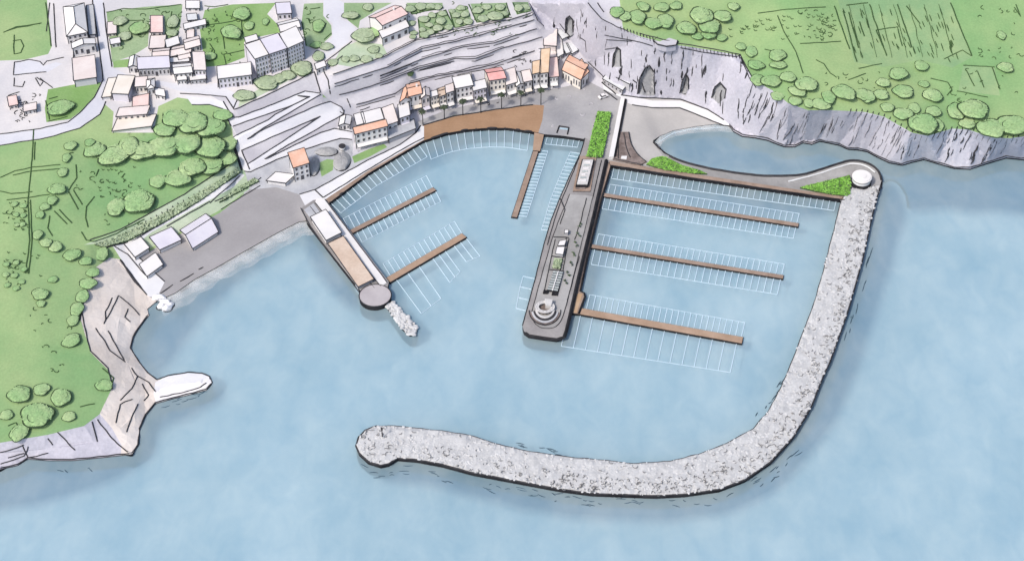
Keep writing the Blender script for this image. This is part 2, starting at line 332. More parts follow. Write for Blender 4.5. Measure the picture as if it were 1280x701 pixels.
# ------------------------------------------------------------------ regions of the ground, in pixel outlines, later ones win
def ring(pl): return list(pl)
CLIFF_POLY = [(650,-200),(655,-120),(662,5),(668,18),(682,38),(702,36),(735,78),(765,108),(776,119),(800,122),(850,124),(885,137),(905,150)] + FOOT + TOP[::-1] + [(720,-200)]
REG = [
 ('grass', GRASS, [(-800,-900),(700,-900),(700,700),(-800,700)]),
 ('clifftop_field', GRASS_E, [(700,-900),(2100,-900),(2100,260),(700,260)]),
 ('clifftop_field', FIELD_B, [(1042,-20),(1180,-20),(1215,72),(1190,85),(1150,75),(1105,84),(1068,78)]),
 ('clifftop_field', FIELD_B, [(1204,82),(1243,84),(1250,120),(1198,114)]),
 ('terrace', TERR, [(660,-120),(665,20),(690,70),(640,100),(640,130),(790,130),(760,-120)]),
 ('beach', SAND, [(757,112),(918,112),(918,225),(757,225)]),
 ('causeway', PIERD, [(757,196),(1110,190),(1110,255),(757,212)]),
 ('paving', GREYR, [(395,120),(445,130),(530,140),(535,185),(380,270),(300,240),(310,200)]),
 ('shore_rock', ROCK, [(140,500),(200,470),(190,590),(130,590)]),
 ('cliff', CLIFF, CLIFF_POLY),
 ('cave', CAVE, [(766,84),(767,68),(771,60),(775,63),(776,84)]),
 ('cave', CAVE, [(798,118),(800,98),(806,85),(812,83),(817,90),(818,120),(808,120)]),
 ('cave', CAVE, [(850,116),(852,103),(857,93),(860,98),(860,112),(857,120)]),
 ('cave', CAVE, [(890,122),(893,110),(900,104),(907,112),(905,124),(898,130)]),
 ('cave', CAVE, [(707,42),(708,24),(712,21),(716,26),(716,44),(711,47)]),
 ('paving', TOWN, [(55,-120),(59,5),(63,40),(65,58),(60,68),(30,75),(-160,82),(-160,184),(0,178),(60,166),(100,152),(128,128),(142,140),(140,166),(192,166),(198,133),(222,122),(248,126),(262,124),(283,128),(293,137),(395,90),(416,95),(440,87),(480,73),(520,53),(560,44),(640,26),(668,18),(662,5),(655,-120)]),
 ('road', ROADM, [(18,78),(36,75),(50,77),(54,83),(70,78),(78,80),(60,90),(17,95)]),
 ('lawn', LAWN, [(60,112),(92,106),(126,103),(122,116),(108,134),(88,149),(58,153),(56,135)]),
 ('lawn', LAWN, [(141,76),(162,74),(163,84),(142,85)]),
 ('garden', GARDEN, [(133,15),(180,9),(228,6),(226,28),(222,48),(206,48),(205,20),(187,20),(185,58),(166,70),(140,78)]),
 ('garden', LAWN, [(250,38),(256,13),(290,6),(345,4),(334,18),(346,30),(350,41),(320,47),(305,53),(306,72),(280,82),(256,84),(253,60)]),
 ('garden', GARDEN, [(380,5),(404,4),(404,20),(414,32),(415,44),(396,62),(383,58),(377,28)]),
 ('garden', GARDEN, [(428,4),(490,4),(470,14),(450,26),(448,36),(430,22)]),
 ('garden', GARDEN, [(428,62),(437,55),(443,66),(425,75)]),
 ('garden', LAWN_P, [(416,80),(427,60),(447,52),(478,56),(484,68),(440,84)]),
 ('garden', LAWN_P, [(300,125),(330,108),(372,84),(392,84),(340,112),(298,134)]),
 ('orchard_plot', GARDEN, [(522,24),(557,13),(567,33),(525,48)]),
 ('orchard_plot', GARDEN, [(561,13),(584,8),(591,29),(569,35)]),
 ('orchard_plot', GARDEN, [(588,5),(632,4),(636,21),(596,29)]),
 ('orchard_plot', GARDEN, [(508,4),(553,4),(554,10),(515,18)]),
 ('orchard_plot', GARDEN, [(640,3),(660,3),(664,14),(646,19)]),
 ('road', ROADM, [(111,-120),(116,4),(121,40),(126,75),(129,100),(118,122),(100,141),(85,153),(50,161),(0,168),(-160,176),(-160,192),(0,182),(60,172),(100,160),(125,143),(132,127),(134,112),(140,98),(138,75),(133,40),(129,4),(127,-120)]),
 ('road', ROADM, [(138,84),(165,96),(215,104),(258,106),(270,104),(296,118),(300,125),(293,137),(282,121),(262,119),(225,114),(190,104),(165,100),(138,100)]),
 ('road', ROADM, [(404,-10),(430,4),(430,20),(446,38),(440,50),(414,68),(398,84),(393,82),(396,64),(415,48),(416,30),(405,20)]),
 ('terrace', TERR, [(395,90),(416,95),(440,87),(480,73),(520,53),(560,44),(590,37),(640,26),(668,18),(682,38),(702,38),(735,80),(752,104),(736,102),(700,110),(640,120),(560,137),(522,152),(486,178),(440,195),(438,165),(430,138),(413,127),(401,116)]),
 ('slope', SLOPE, [(262,119),(282,121),(293,137),(340,116),(395,90),(403,116),(404,127),(413,127),(430,138),(440,163),(440,176),(425,174),(380,188),(345,201),(313,216),(305,215),(293,184),(290,160),(278,128)]),
 ('road', ROADW, [(232,120),(262,123),(279,127),(291,147),(300,146),(340,131),(381,114),(393,114),(402,117),(401,124),(402,129),(413,127),(430,138),(430,142),(432,157),(440,163),(440,175),(425,173),(380,187),(345,200),(313,215),(305,214),(293,184),(291,173),(295,168),(289,158),(278,136),(262,131),(240,131)]),
 ('slope', SLOPE, [(290,158),(365,133),(387,121),(361,134),(344,143),(335,150),(296,169)]),
 ('slope', SLOPE, [(401,119),(401,129),(331,161),(309,174),(328,161)]),
 ('slope', SLOPE, [(302,188),(385,152),(400,146),(310,205)]),
 ('slope', SLOPE, [(331,199),(350,187),(428,143),(432,157),(418,161),(400,166),(350,190)]),
 ('paving', GREYR, [(305,218),(345,202),(380,189),(425,176),(442,176),(440,196),(486,178),(500,181),(460,200),(394,237),(374,243),(345,236),(312,238)]),
 ('lawn', LAWN, [(400,203),(409,199),(418,200),(416,213),(402,221),(400,212)]),
 ('lawn', LAWN, [(440,196),(462,186),(480,180),(484,184),(462,196),(443,204)]),
 ('beach', BEACH, [(160,318),(175,322),(200,306),(230,290),(275,266),(312,237),(345,234),(374,243),(384,262),(392,274),(383,279),(374,280),(323,308),(269,339),(219,370),(196,380),(184,388)]),
 ('path', LAWN_P, [(105,306),(150,288),(230,244),(296,202),(306,214),(312,236),(276,262),(232,286),(198,304),(178,316),(160,318),(140,304)]),
 ('path', PROM, [(140,306),(160,303),(230,262),(298,215),(306,219),(292,234),(240,262),(190,290),(172,304),(170,318),(206,352),(196,372),(184,370),(150,322)]),
 ('shore_rock', ROCK, [(120,334),(137,322),(150,324),(184,369),(198,378),(186,398),(172,414),(168,430),(180,456),(200,476),(200,505),(188,518),(180,540),(178,560),(168,572),(150,555),(126,530),(125,516),(140,485),(135,462),(113,440),(101,400),(106,365)]),
 ('shore_rock', CLIFF, [(-160,556),(0,553),(60,543),(105,532),(125,517),(140,535),(152,556),(150,585),(0,590),(-160,610)]),
 ('shore_rock', ROCKW, [(194,478),(210,468),(235,464),(254,465),(268,476),(262,490),(240,494),(215,500),(196,506),(192,492)]),
 ('beach', SAND, [(770,120),(800,126),(850,128),(885,140),(905,152),(914,158),(895,157),(842,166),(818,178),(823,184),(833,194),(845,200),(822,202),(808,206),(765,199)]),
 ('path', PROM, [(752,102),(770,117),(790,121),(815,126),(850,126),(882,137),(905,150),(914,158),(903,156),(878,145),(850,134),(815,134),(790,131),(772,124),(755,113)]),
 ('plaza', PLAZA, [(522,152),(560,137),(640,120),(700,110),(736,102),(757,113),(777,122),(770,160),(763,204),(740,202),(726,192),(731,176),(681,171),(672,168),(677,133),(568,144),(528,157)]),
 ('deck', DECK, [(528,157),(568,145),(620,137),(666,131),(680,132),(678,150),(672,169),(635,163),(584,165),(556,170),(529,179)]),
 ('promenade', PROM, [(374,243),(394,237),(460,200),(500,181),(520,166),(526,157),(530,158),(530,174.5),(507,187),(460,213.5),(407,249),(400,268),(392,274),(384,262)]),
 ('quay_edge', WOOD, [(407,249),(460,213.5),(507,187),(530,174.5),(530,178),(500,195),(460,219),(412,255)]),
 ('causeway', PIERD, [(757,197),(763,199),(860,214),(950,227),(1000,220),(1040,207),(1065,198),(1086,201),(1100,211),(1106,222),(1102,234),(1085,240),(1058,250),(950,234),(860,221),(757,206)]),
 ('causeway', PIERD, [(814,176),(820,176),(836,190),(856,198),(884,207),(920,214),(960,218),(1000,218),(1000,224),(950,229),(900,220),(850,205),(828,194)]),
]
# one conforming sheet: every outline is an edge of the same triangulation
def ground():
    pts = []; edges = []
    def addloop(pl, closed):
        pl = densify(pl, 7 if max(abs(p[0] - 640) for p in pl) < 700 else 9, closed); o = len(pts); pts.extend((p[0], p[1]) for p in pl); n = len(pl)
        edges.extend((o + i, o + (i + 1) % n) for i in range(n if closed else n - 1))
    addloop(LAND, True)
    for nme, m, pl in REG: addloop(pl, True)
    for a, b in TEDGE: 
        o = len(pts); pts.extend([TIN[a][:2], TIN[b][:2]]); edges.append((o, o + 1))
    rg = random.Random(3)
    y = -115
    while y < 600:
        x = -155
        while x < 1455:
            st = 6
            if inside((x, y), LAND): pts.append((x + rg.uniform(-1.5, 1.5), y + rg.uniform(-1.5, 1.5)))
            if inside((x, y), CLIFF_POLY) and y > -20:
                pts += [(x + 3 + rg.uniform(-1, 1), y + rg.uniform(-1, 1)), (x + rg.uniform(-1, 1), y + 3 + rg.uniform(-1, 1))]
            x += st
        y += 6
    vo, eo, fo, *_ = delaunay_2d_cdt([Vector(p) for p in pts], edges, [], 0, 0.02)
    vz = []; wp = []
    for q in vo:
        z = Z(q.x, q.y)
        wp.append(None); vz.append(z)
    tri_reg = []
    boxes = [(min(p[0] for p in pl), max(p[0] for p in pl), min(p[1] for p in pl), max(p[1] for p in pl)) for _, _, pl in REG]
    keep = []
    for f in fo:
        cx = sum(vo[i].x for i in f) / len(f); cy = sum(vo[i].y for i in f) / len(f)
        if not inside((cx, cy), LAND): continue
        r = 0
        for k in range(len(REG) - 1, -1, -1):
            b = boxes[k]
            if b[0] <= cx <= b[1] and b[2] <= cy <= b[3] and inside((cx, cy), REG[k][2]): r = k; break
        keep.append((f, r))
    # rough rock gets relief
    rough = {}
    for f, r in keep:
        a = {'cliff': 0.75, 'cave': -1.0, 'shore_rock': 0.55, 'grass': 0.25, 'clifftop_field': 0.3}.get(REG[r][0], 0)
        for i in f: rough.setdefault(i, []).append(a)
    for i, q in enumerate(vo):
        z = vz[i]
        if i in rough:
            l = rough[i]; a = min(l, key=abs) if min(l) >= 0 else (min(l) if max(l) < 0 else 0)
            if a > 0 and z > 1.2:
                w0 = P(q.x, q.y, z)
                n1 = noise.fractal(Vector((w0.x * 0.09, w0.y * 0.05, 1.7)), 0.8, 2.0, 4)
                z += a * n1 if a < 2 else a * (n1 * 0.8 - abs(math.sin(w0.x * 0.22 + 2 * n1)) * 0.5)
                z = max(z, 0.6)
        vz[i] = z; wp[i] = P(q.x, q.y, z)
        if i in rough and max(rough[i]) < 0: wp[i] = wp[i] + Vector((0, 2.4, 0.25))     # cave mouths run back into the rock
    bvh = BVHTree.FromPolygons([tuple(p) for p in wp], [tuple(f) for f, r in keep])
    return vo, wp, keep, bvh
GV, GW, GK, LANDBVH = ground()
def drape(px, py, up=0.12):
    d = ray(px, py).normalized(); h = LANDBVH.ray_cast(CAM, d)
    if h[0] is None: return P(px, py, 0.3)
    return h[0] + Vector((0, 0, up)) - d * 0.1
def wob(pl, amp=0.5, step=4):
    pl = densify(pl, step); ph = random.uniform(0, 99)
    return [(x + amp * noise.noise(Vector((i * 0.31, ph, 0))), y + amp * noise.noise(Vector((i * 0.31, ph, 9)))) for i, (x, y) in enumerate(pl)]
def ink(mb, pl, wd=0.5, mi=0, taper=False, amp=0.6, step=4):
    mb.line([drape(x, y) for x, y in wob(pl, amp, step)], wd * 1.28, mi, taper)

STROKES = {}       # region name -> list of (polyline, width, taper, slot material)
def stroke(name, pl, wd=0.5, taper=False, m=INK, amp=0.6): STROKES.setdefault(name, []).append((pl, wd, taper, m, amp))

# --- drawn lines that belong to the ground: kerbs, cracks, furrows
for pl in [[(-160,176),(0,168),(50,161),(85,153),(100,141),(118,122),(129,100),(126,75),(121,40),(116,4),(113,-60)],
           [(-160,192),(0,182),(60,172),(100,160),(125,143),(132,127)],[(140,84),(138,72),(133,40),(129,4)],
           [(293,137),(340,116),(393,90)],[(279,127),(291,147),(300,146),(340,131),(381,114),(400,117)],[(291,158),(365,132),(387,121)],
           [(296,169),(335,150),(344,143),(361,134),(387,121)],[(401,118),(328,161),(309,174)],[(309,174),(331,161),(401,130),(413,127),(427,134),(430,140)],
           [(302,188),(385,152),(400,146),(310,205)],[(429,143),(350,187),(331,199),(350,190),(400,166),(418,161),(440,165)],
           [(293,184),(291,173),(296,169)],[(305,214),(313,215),(345,200),(380,187),(425,173),(440,175)],[(302,188),(312,212)],
           [(393,90),(401,116)],[(404,88),(410,100),(413,118)],[(225,117),(262,119),(282,121),(293,137)],[(240,131),(262,131),(278,136),(289,158)],
           [(428,70),(414,82),(410,84)],[(398,84),(440,52)],[(67,5),(70,60)]]:
    stroke('road', pl, 0.55)
stroke('road', [(293,182),(296,195),(303,213)], 2.4, True)
for pl in [[(372,120),(387,121)],[(309,174),(322,166)],[(386,152),(400,146)],[(331,199),(345,191)]]: stroke('road', pl, 1.1, True)
for pl in [[(374,243),(394,237),(460,200),(500,181),(520,166),(526,157)],[(404,247),(460,212),(506,185),(530,172)],[(404,247),(394,238)]]: stroke('promenade', pl, 0.6)
stroke('quay_edge', [(412,253),(460,217.5),(500,193.5),(529,177)], 0.9)
stroke('deck', [(528,157),(568,145),(620,137),(666,131)], 0.8); stroke('deck', [(529,176),(556,167),(584,162),(610,160),(635,160),(668,165)], 1.0)
for pl in [[(523,25),(557,13),(567,33),(525,48),(523,25)],[(561,13),(569,35),(591,29)],[(586,6),(596,28),(636,21)],[(633,4),(638,20)],[(508,6),(515,18),(554,10)],[(641,4),(647,18),(664,14)]]:
    stroke('orchard_plot', pl, 0.6, m=INKG)
for pl in [[(735,4),(743,14),(752,24),(770,33),(786,40)],[(747,4),(755,16)],[(800,42),(822,48),(850,55),(872,58),(905,64),(926,69)],[(850,60),(880,66),(920,71),(926,70),(934,86),(944,104)],
           [(926,72),(936,96),(945,110)],[(816,50),(820,58),(838,62),(848,52)],[(662,5),(672,26),(680,33)],[(735,78),(750,92),(765,108)],[(756,44),(775,48),(800,53),(816,58)],
           [(758,50),(790,52)],[(700,30),(712,46),(702,52)],[(756,62),(771,60)],[(800,98),(806,86),(812,83),(817,90),(818,118)],[(800,98),(796,118)],[(766,84),(767,68),(771,60),(775,63),(776,84)],
           [(707,42),(708,24),(712,21),(716,26),(716,44),(711,47)],[(850,116),(852,103),(857,93),(860,98),(861,112)],[(726,48),(732,52),(733,66)],[(890,122),(893,110),(900,104),(907,112)]]:
    stroke('cliff', pl, 0.55)
for pl in [[(798,118),(799,98),(806,85),(812,82),(818,90),(819,119)],[(766,85),(767,68),(771,59),(776,63),(777,84)],[(706,42),(708,23),(712,20),(717,26),(717,44),(711,48)],[(849,117),(852,103),(857,92),(861,98),(861,113)],[(889,123),(893,109),(900,103),(908,112),(906,124)],[(796,104),(791,100)],[(806,116),(803,104)]]: stroke('cliff', pl, 0.85, amp=0.3)
stroke('cliff', [(776,119),(800,122),(850,124),(885,137),(905,150)], 0.8)
for x, y in FOOT[::1]: pass
stroke('cliff', [(x, y - 1.5) for x, y in FOOT], 0.7, amp=1.0)
for k in range(17):                                                # posts of the cliff edge railing
    f = k / 16; x, y = 852 + 72 * f, 57 + 12 * f; stroke('cliff', [(x, y), (x + 1, y + 5)], 0.45, amp=0.2)
for k in range(11):
    f = k / 10; x, y = 776 + 40 * f, 34 + 13 * f; stroke('cliff', [(x, y), (x + 1, y + 6)], 0.45, amp=0.2)
rc = random.Random(11)
for _ in range(1150):
    x = rc.uniform(690, 1285); y = rc.uniform(5, 206)
    L = rc.uniform(5, 24) * (0.7 if x < 900 else 1)
    dx = rc.uniform(-0.15, 0.05) * L if x < 930 else rc.uniform(-0.6, -0.25) * L
    if inside((x, y), CLIFF_POLY) and inside((x + dx, y + L), CLIFF_POLY):
        if x < 920 and rc.random() < 0.45: continue
        stroke('cliff', [(x, y), (x + dx * 0.4, y + L * 0.5), (x + dx, y + L)], rc.choice((0.5, 0.65, 0.85, 1.15)), True, amp=1.6)
for x in range(1062, 1285, 7):                                     # grass roots hanging over the edge
    yy = next(((TOP[i][1] + (x - TOP[i][0]) / (TOP[i + 1][0] - TOP[i][0]) * (TOP[i + 1][1] - TOP[i][1])) for i in range(len(TOP) - 1) if TOP[i][0] <= x <= TOP[i + 1][0]), 150)
    stroke('cliff', [(x + 2, yy - 3), (x, yy + 2), (x - 3, yy + 8)], 0.7, True, INK)
for pl in [[(100,372),(104,400),(113,438),(135,460),(141,486)],[(120,336),(107,365),(100,400)],[(130,405),(140,385),(148,370),(160,378),(175,394)],[(140,372),(132,390),(131,402)],[(120,410),(138,438),(156,452)],[(135,414),(146,432),(155,450)],[(160,386),(156,396),(163,402)],
           [(165,460),(172,470),(186,478),(195,490)],[(150,500),(165,485),(172,470)],[(145,528),(150,505),(165,498)],[(158,540),(165,520),(172,505)],[(122,524),(140,548),(160,565)],[(115,527),(122,552)],[(72,540),(94,562)],[(60,548),(66,556)],[(35,558),(30,570),(0,580)],
           [(150,324),(166,346),(184,369)],[(200,496),(222,492),(250,484),(258,478)],[(178,480),(186,494),(180,500)],[(28,556),(35,572),(60,566)],[(0,565),(20,560),(30,556)],[(10,572),(30,566)]]:
    stroke('shore_rock', pl, 0.5, amp=1.2)
stroke('shore_rock', [(150,325),(166,347),(182,367)], 1.3, True)
stroke('shore_rock', [(x, y - 1.2) for x, y in COAST_W[2:28]], 0.6, amp=0.8)
for pl in [[(200,367),(216,356)],[(225,352),(242,342)],[(248,337),(254,334)]]: stroke('beach', pl, 0.6, True)
for k in range(26):
    f = k / 25; x, y = 128 + 168 * f, 305 - 93 * f; stroke('path', [(x, y + 1), (x + 2, y + 5)], 0.4)
for pl in [[(112,300),(150,287),(230,243),(294,201)],[(128,310),(160,303)],[(208,283),(262,252)]]: stroke('path', pl, 0.6)
for pl in [[(140,306),(160,318),(182,344)],[(162,303),(232,262),(298,215)],[(276,262),(305,244),(325,232)],[(262,254),(300,220)],[(170,318),(206,352)],[(268,252),(318,228),(326,222)]]: stroke('path', pl, 0.5)
for pl in [[(790,131),(815,135),(850,135),(880,147),(905,157)],[(752,103),(770,118)],[(755,113),(772,125)]]: stroke('path', pl, 0.7)
# furrows and pencil-thin hedges in the fields
for i, (a, b) in enumerate([((1043,8),(1062,62)),((1054,14),(1071,78)),((1061,16),(1073,60)),((1087,6),(1108,70)),((1122,6),(1140,60)),((1188,4),(1215,70)),((1133,8),(1150,30)),((1075,28),(1080,46))]):
    stroke('clifftop_field', [a, b], 0.6, m=INKG, amp=0.8)
rf = random.Random(5)
for k in range(70):
    x = rf.uniform(1052, 1195); y = rf.uniform(8, 76)
    if inside((x, y), REG[2][2]): stroke('clifftop_field', [(x, y), (x + 3, y + rf.uniform(5, 9))], 0.5, True, INKG)
for pl in [[(947,17),(985,12),(1032,9)],[(972,20),(980,40),(995,65),(1004,92)],[(1000,55),(1051,52)],[(1058,7),(1085,4)],[(1095,38),(1122,34),(1128,58)],[(1095,38),(1108,68)],[(1180,74),(1203,63),(1214,70)],[(1204,82),(1243,84)],[(1196,114),(1235,122)],[(1073,86),(1102,80)],
           [(1163,98),(1185,103),(1190,112),(1184,120)],[(1020,75),(1030,80),(1038,92),(1046,97)],[(1240,84),(1250,112)],[(1208,88),(1218,108)],[(1222,90),(1230,110)],[(1268,10),(1276,22),(1270,6)],[(1060,100),(1072,96),(1082,92)],[(956,62),(975,66),(968,78)],[(1154,120),(1166,112),(1174,120)]]:
    stroke('clifftop_field', pl, 0.5, m=INKG)
for k in range(60):
    x, y = rf.choice([(rf.uniform(975, 1045), rf.uniform(16, 50)), (rf.uniform(908, 968), rf.uniform(20, 46))])
    stroke('clifftop_field', [(x, y), (x + 1.5, y + 2), (x + 4, y + 1.5)], 0.45, True, INKG)
for pl in [[(4,41),(20,34),(50,30)],[(42,162),(40,200),(35,250),(37,300),(32,342)],[(44,178),(43,200)],[(0,222),(18,214),(40,209),(75,206)],[(16,219),(40,214),(74,211)],[(0,239),(14,242),(40,240)],[(8,250),(35,247),(62,243)],[(38,250),(40,300),(36,342)],[(57,4),(62,40),(64,58)],
           [(95,206),(96,222),(86,238)],[(86,240),(98,262)],[(92,238),(103,256)],[(68,264),(84,280)],[(74,262),(90,279)],[(62,270),(60,285),(66,295)],[(118,246),(108,258),(107,272),(110,284)],[(102,290),(108,300),(118,302)],[(118,302),(145,292),(180,274)],[(80,196),(84,192),(92,191)],
           [(120,220),(123,212)],[(152,222),(156,217)],[(18,44),(17,60)],[(10,532),(20,528),(28,540),(16,548)],[(8,515),(0,518)],[(100,508),(118,504)],[(128,460),(142,472),(138,486)],[(16,52),(26,50),(30,58),(26,66),(18,68),(17,54)]]:
    stroke('grass', pl, 0.55, m=INKG)
stroke('grass', [(6,40),(20,35),(52,29)], 1.2, True, INKG)
for k in range(46):
    x, y = rf.choice([(rf.uniform(120, 175), rf.uniform(208, 246)), (rf.uniform(5, 50), rf.uniform(310, 345)), (rf.uniform(14, 34), rf.uniform(252, 290))])
    stroke('grass', [(x, y), (x + 1.5, y + 1.8), (x + 3.5, y + 1)], 0.45, True, INKG)
for pl in [[(258,32),(290,27),(300,24)],[(279,47),(281,62)],[(279,47),(302,43)],[(262,55),(268,64),(266,74)],[(284,68),(305,63)],[(302,26),(303,44)],[(280,70),(283,82)],[(133,16),(155,11),(182,12),(226,6)],[(160,26),(178,26),(182,40)],[(166,32),(168,44)],[(215,15),(212,30),(216,40)],[(388,12),(400,10)],[(385,24),(388,30)],[(256,8),(268,9),(285,6)],[(405,50),(414,42)],[(377,28),(383,58)]]:
    stroke('garden', pl, 0.5, m=INKG)
for pl in [[(57,126),(62,150)],[(60,152),(84,146)],[(61,124),(72,121)]]: stroke('lawn', pl, 0.5, m=INKG)
for pl in [[(18,78),(36,75),(50,77),(54,82),(58,77),(80,72)],[(18,78),(17,94),(58,90)],[(18,98),(17,108),(28,109),(31,102)],[(44,98),(50,108),(54,102),(46,97)],[(50,98),(66,110)],[(10,120),(24,115)],[(12,124),(14,134),(22,135),(23,126)],[(28,136),(34,141),(32,134),(44,131),(46,136)],[(92,60),(92,100)],[(62,4),(58,40)],
           [(300,118),(292,135)],[(272,86),(273,110)],[(396,88),(400,84)]]:
    stroke('paving', pl, 0.5)
for pl in [[(700,40),(712,50)],[(560,118),(560,124)],[(532,108),(533,116)],[(430,138),(428,150),(440,152)],[(434,124),(438,135)],[(450,138),(462,134)],[(640,72),(655,68)],[(648,76),(656,74)],[(425,140),(436,147),(430,156)]]: stroke('terrace', pl, 0.5)
for pl in WALLS:
    stroke('terrace', [(x, y - 4) for x, y in pl[2:-1]], 0.32, True, amp=1.2)
for pl in [[(524,88),(545,82),(568,77)],[(475,96),(500,86),(515,80)]]: stroke('terrace', pl, 0.8, True)

rx_ = random.Random(77)
def scrib(name, box, k, m=INKG, avoid=()):
    for _ in range(k):
        x, y = rx_.uniform(box[0], box[2]), rx_.uniform(box[1], box[3]); r = rx_.uniform(1.2, 3.6); a0 = rx_.uniform(0, 6.28); sp = rx_.uniform(1.5, 4.5)
        if any(inside((x, y), q) for q in avoid): continue
        stroke(name, [(x + r * math.cos(a0 + sp * t), y + r * .75 * math.sin(a0 + sp * t)) for t in (0, .25, .5, .75, 1)], 0.42, True, m, 0.3)
scrib('clifftop_field', (1220, 8, 1278, 75), 22); scrib('clifftop_field', (1030, 88, 1130, 112), 16); scrib('clifftop_field', (1000, 14, 1046, 50), 26); scrib('clifftop_field', (1170, 82, 1275, 128), 14)
scrib('grass', (95, 212, 170, 250), 22); scrib('grass', (5, 250, 34, 290), 16); scrib('grass', (4, 325, 34, 366), 20); scrib('grass', (30, 380, 100, 470), 14); scrib('grass', (130, 262, 180, 285), 8)
scrib('garden', (140, 14, 226, 60), 46); scrib('garden', (255, 12, 305, 80), 40); scrib('garden', (378, 8, 412, 58), 14); scrib('orchard_plot', (510, 4, 662, 46), 60)
scrib('paving', (20, 118, 52, 156), 18, INK); scrib('terrace', (500, 118, 640, 132), 14, INK); scrib('terrace', (640, 62, 676, 88), 12, INK); scrib('plaza', (690, 112, 740, 160), 6, SLOPE)
for k in range(7):
    stroke('clifftop_field', [(1060 + 19 * k, 6), (1068 + 19 * k, 34), (1077 + 19 * k, 72)], 0.34, True, INKG, 1.2)
def build_ground():
    groups = {}
    for f, r in GK: groups.setdefault((REG[r][0], r if REG[r][0] in ('lawn', 'garden', 'orchard_plot', 'cave', 'beach') else REG[r][1].name), []).append((f, r))
    strokes_done = set()
    labels = {'grass': 'pale green fields on the western headland', 'clifftop_field': 'green farmland on top of the eastern cliff', 'cliff': 'lavender grey rock face with dark cracks above the water',
              'cave': 'shadowy arched cave mouth in the grey cliff', 'paving': 'pale paving between the buildings of the town', 'lawn': 'small mown lawn', 'garden': 'green town garden', 'orchard_plot': 'planted orchard plot above the terraces',
              'road': 'pale road edged with dark kerbs', 'terrace': 'grey stepped terraces behind the waterfront', 'slope': 'grey bank between the legs of the zigzag road', 'beach': 'bare beach beside the water', 'path': 'pale footpath',
              'shore_rock': 'bare pale rock along the western shore', 'plaza': 'grey concrete square by the harbour', 'deck': 'brown boarded terrace along the inner harbour', 'promenade': 'white promenade curving along the left basin',
              'quay_edge': 'brown boards along the promenade edge', 'causeway': 'grey curved causeway below the cove'}
    for (nm, key), tris in groups.items():
        mb = MB(); idx = {}
        for f, r in tris:
            for i in f:
                if i not in idx: idx[i] = len(mb.v); mb.v.append(tuple(GW[i]))
            a, b, c = (GW[f[0]], GW[f[1]], GW[f[2]])
            ff = tuple(idx[i] for i in f)
            if (b - a).cross(c - a).z < 0: ff = ff[::-1]
            mb.f.append(ff); mb.m.append(0)
        mats = [REG[tris[0][1]][1]]
        if nm in STROKES and nm not in strokes_done:
            strokes_done.add(nm)
            for pl, wd, tp, m, amp in STROKES[nm]:
                if m not in mats: mats.append(m)
                ink(mb, pl, wd, mats.index(m), tp, amp)
        o = mb.build(nm, mats, smooth=False); tag(o, labels[nm], None, None, 'structure')
        sm = [nm not in ('cliff', 'cave', 'shore_rock')] * len(o.data.polygons); o.data.polygons.foreach_set('use_smooth', sm)
    # the quay wall: vertical face down into the water round the whole edge of the land
    cnt = {}
    for f, r in GK:
        for i in range(3):
            a, b = f[i], f[(i + 1) % 3]; k = (min(a, b), max(a, b)); cnt[k] = cnt.get(k, 0) + 1
    mb = MB()
    for (a, b), c in cnt.items():
        if c == 1:
            p, q = GW[a], GW[b]
            mb.add([p, q, (q.x, q.y, -8), (p.x, p.y, -8)], [(0, 1, 2, 3)])
    tag(mb.build('quay_wall', BLACK), 'dark wall face where the quays meet the water', None, None, 'structure')
build_ground()

# ------------------------------------------------------------------ water and what lies under it
BW_OUT = [(1101,232),(1095,250),(1089,275),(1078,325),(1061,385),(1040,445),(1024,482),(1014,508),(992,545),(963,577),(931,599),(899,611),(857,617),(820,619),(740,616),(702,611),(648,601),(590,590),(553,580),(521,574),(497,572),(490,576),(486,579),(476,581),(460,576),(449,566),(445,557),(448,546),(457,537),(470,532)]
BW_IN = [(494,532),(553,538),(590,544),(622,555),(659,563),(712,571),(760,575),(790,579),(838,576),(873,567),(910,553),(942,535),(960,514),(976,484),(990,452),(1004,415),(1017,380),(1030,335),(1043,285),(1052,248),(1062,236),(1080,233)]
mb = MB(); mb.add([(-5000,-4000,0),(5000,-4000,0),(5000,5000,0),(-5000,5000,0)], [(0,1,2,3)])
tag(mb.build('water', WATER), 'pale blue sea filling the harbour and the bay', None, None, 'structure')
mb = MB(); mb.add([(-5000,-4000,-9),(5000,-4000,-9),(5000,5000,-9),(-5000,5000,-9)], [(0,1,2,3)])
tag(mb.build('seabed', SEABED), 'pale sandy bottom under the water', None, None, 'structure')
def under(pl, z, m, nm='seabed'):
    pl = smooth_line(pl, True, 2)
    if m is BED_SHADE:
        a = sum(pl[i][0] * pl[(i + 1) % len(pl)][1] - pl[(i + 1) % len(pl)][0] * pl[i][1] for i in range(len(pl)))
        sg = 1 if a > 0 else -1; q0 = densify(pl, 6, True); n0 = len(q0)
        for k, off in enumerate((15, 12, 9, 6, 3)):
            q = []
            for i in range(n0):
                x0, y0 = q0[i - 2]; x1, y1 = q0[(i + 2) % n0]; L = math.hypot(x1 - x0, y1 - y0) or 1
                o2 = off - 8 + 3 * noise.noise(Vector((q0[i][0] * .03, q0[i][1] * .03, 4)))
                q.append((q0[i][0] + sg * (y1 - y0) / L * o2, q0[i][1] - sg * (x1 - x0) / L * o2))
            under_sheet(q, -8.9 + .1 * (z + 5) + .02 * k, BED_SHADES[k], nm)
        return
    under_sheet(pl, z, m, nm)
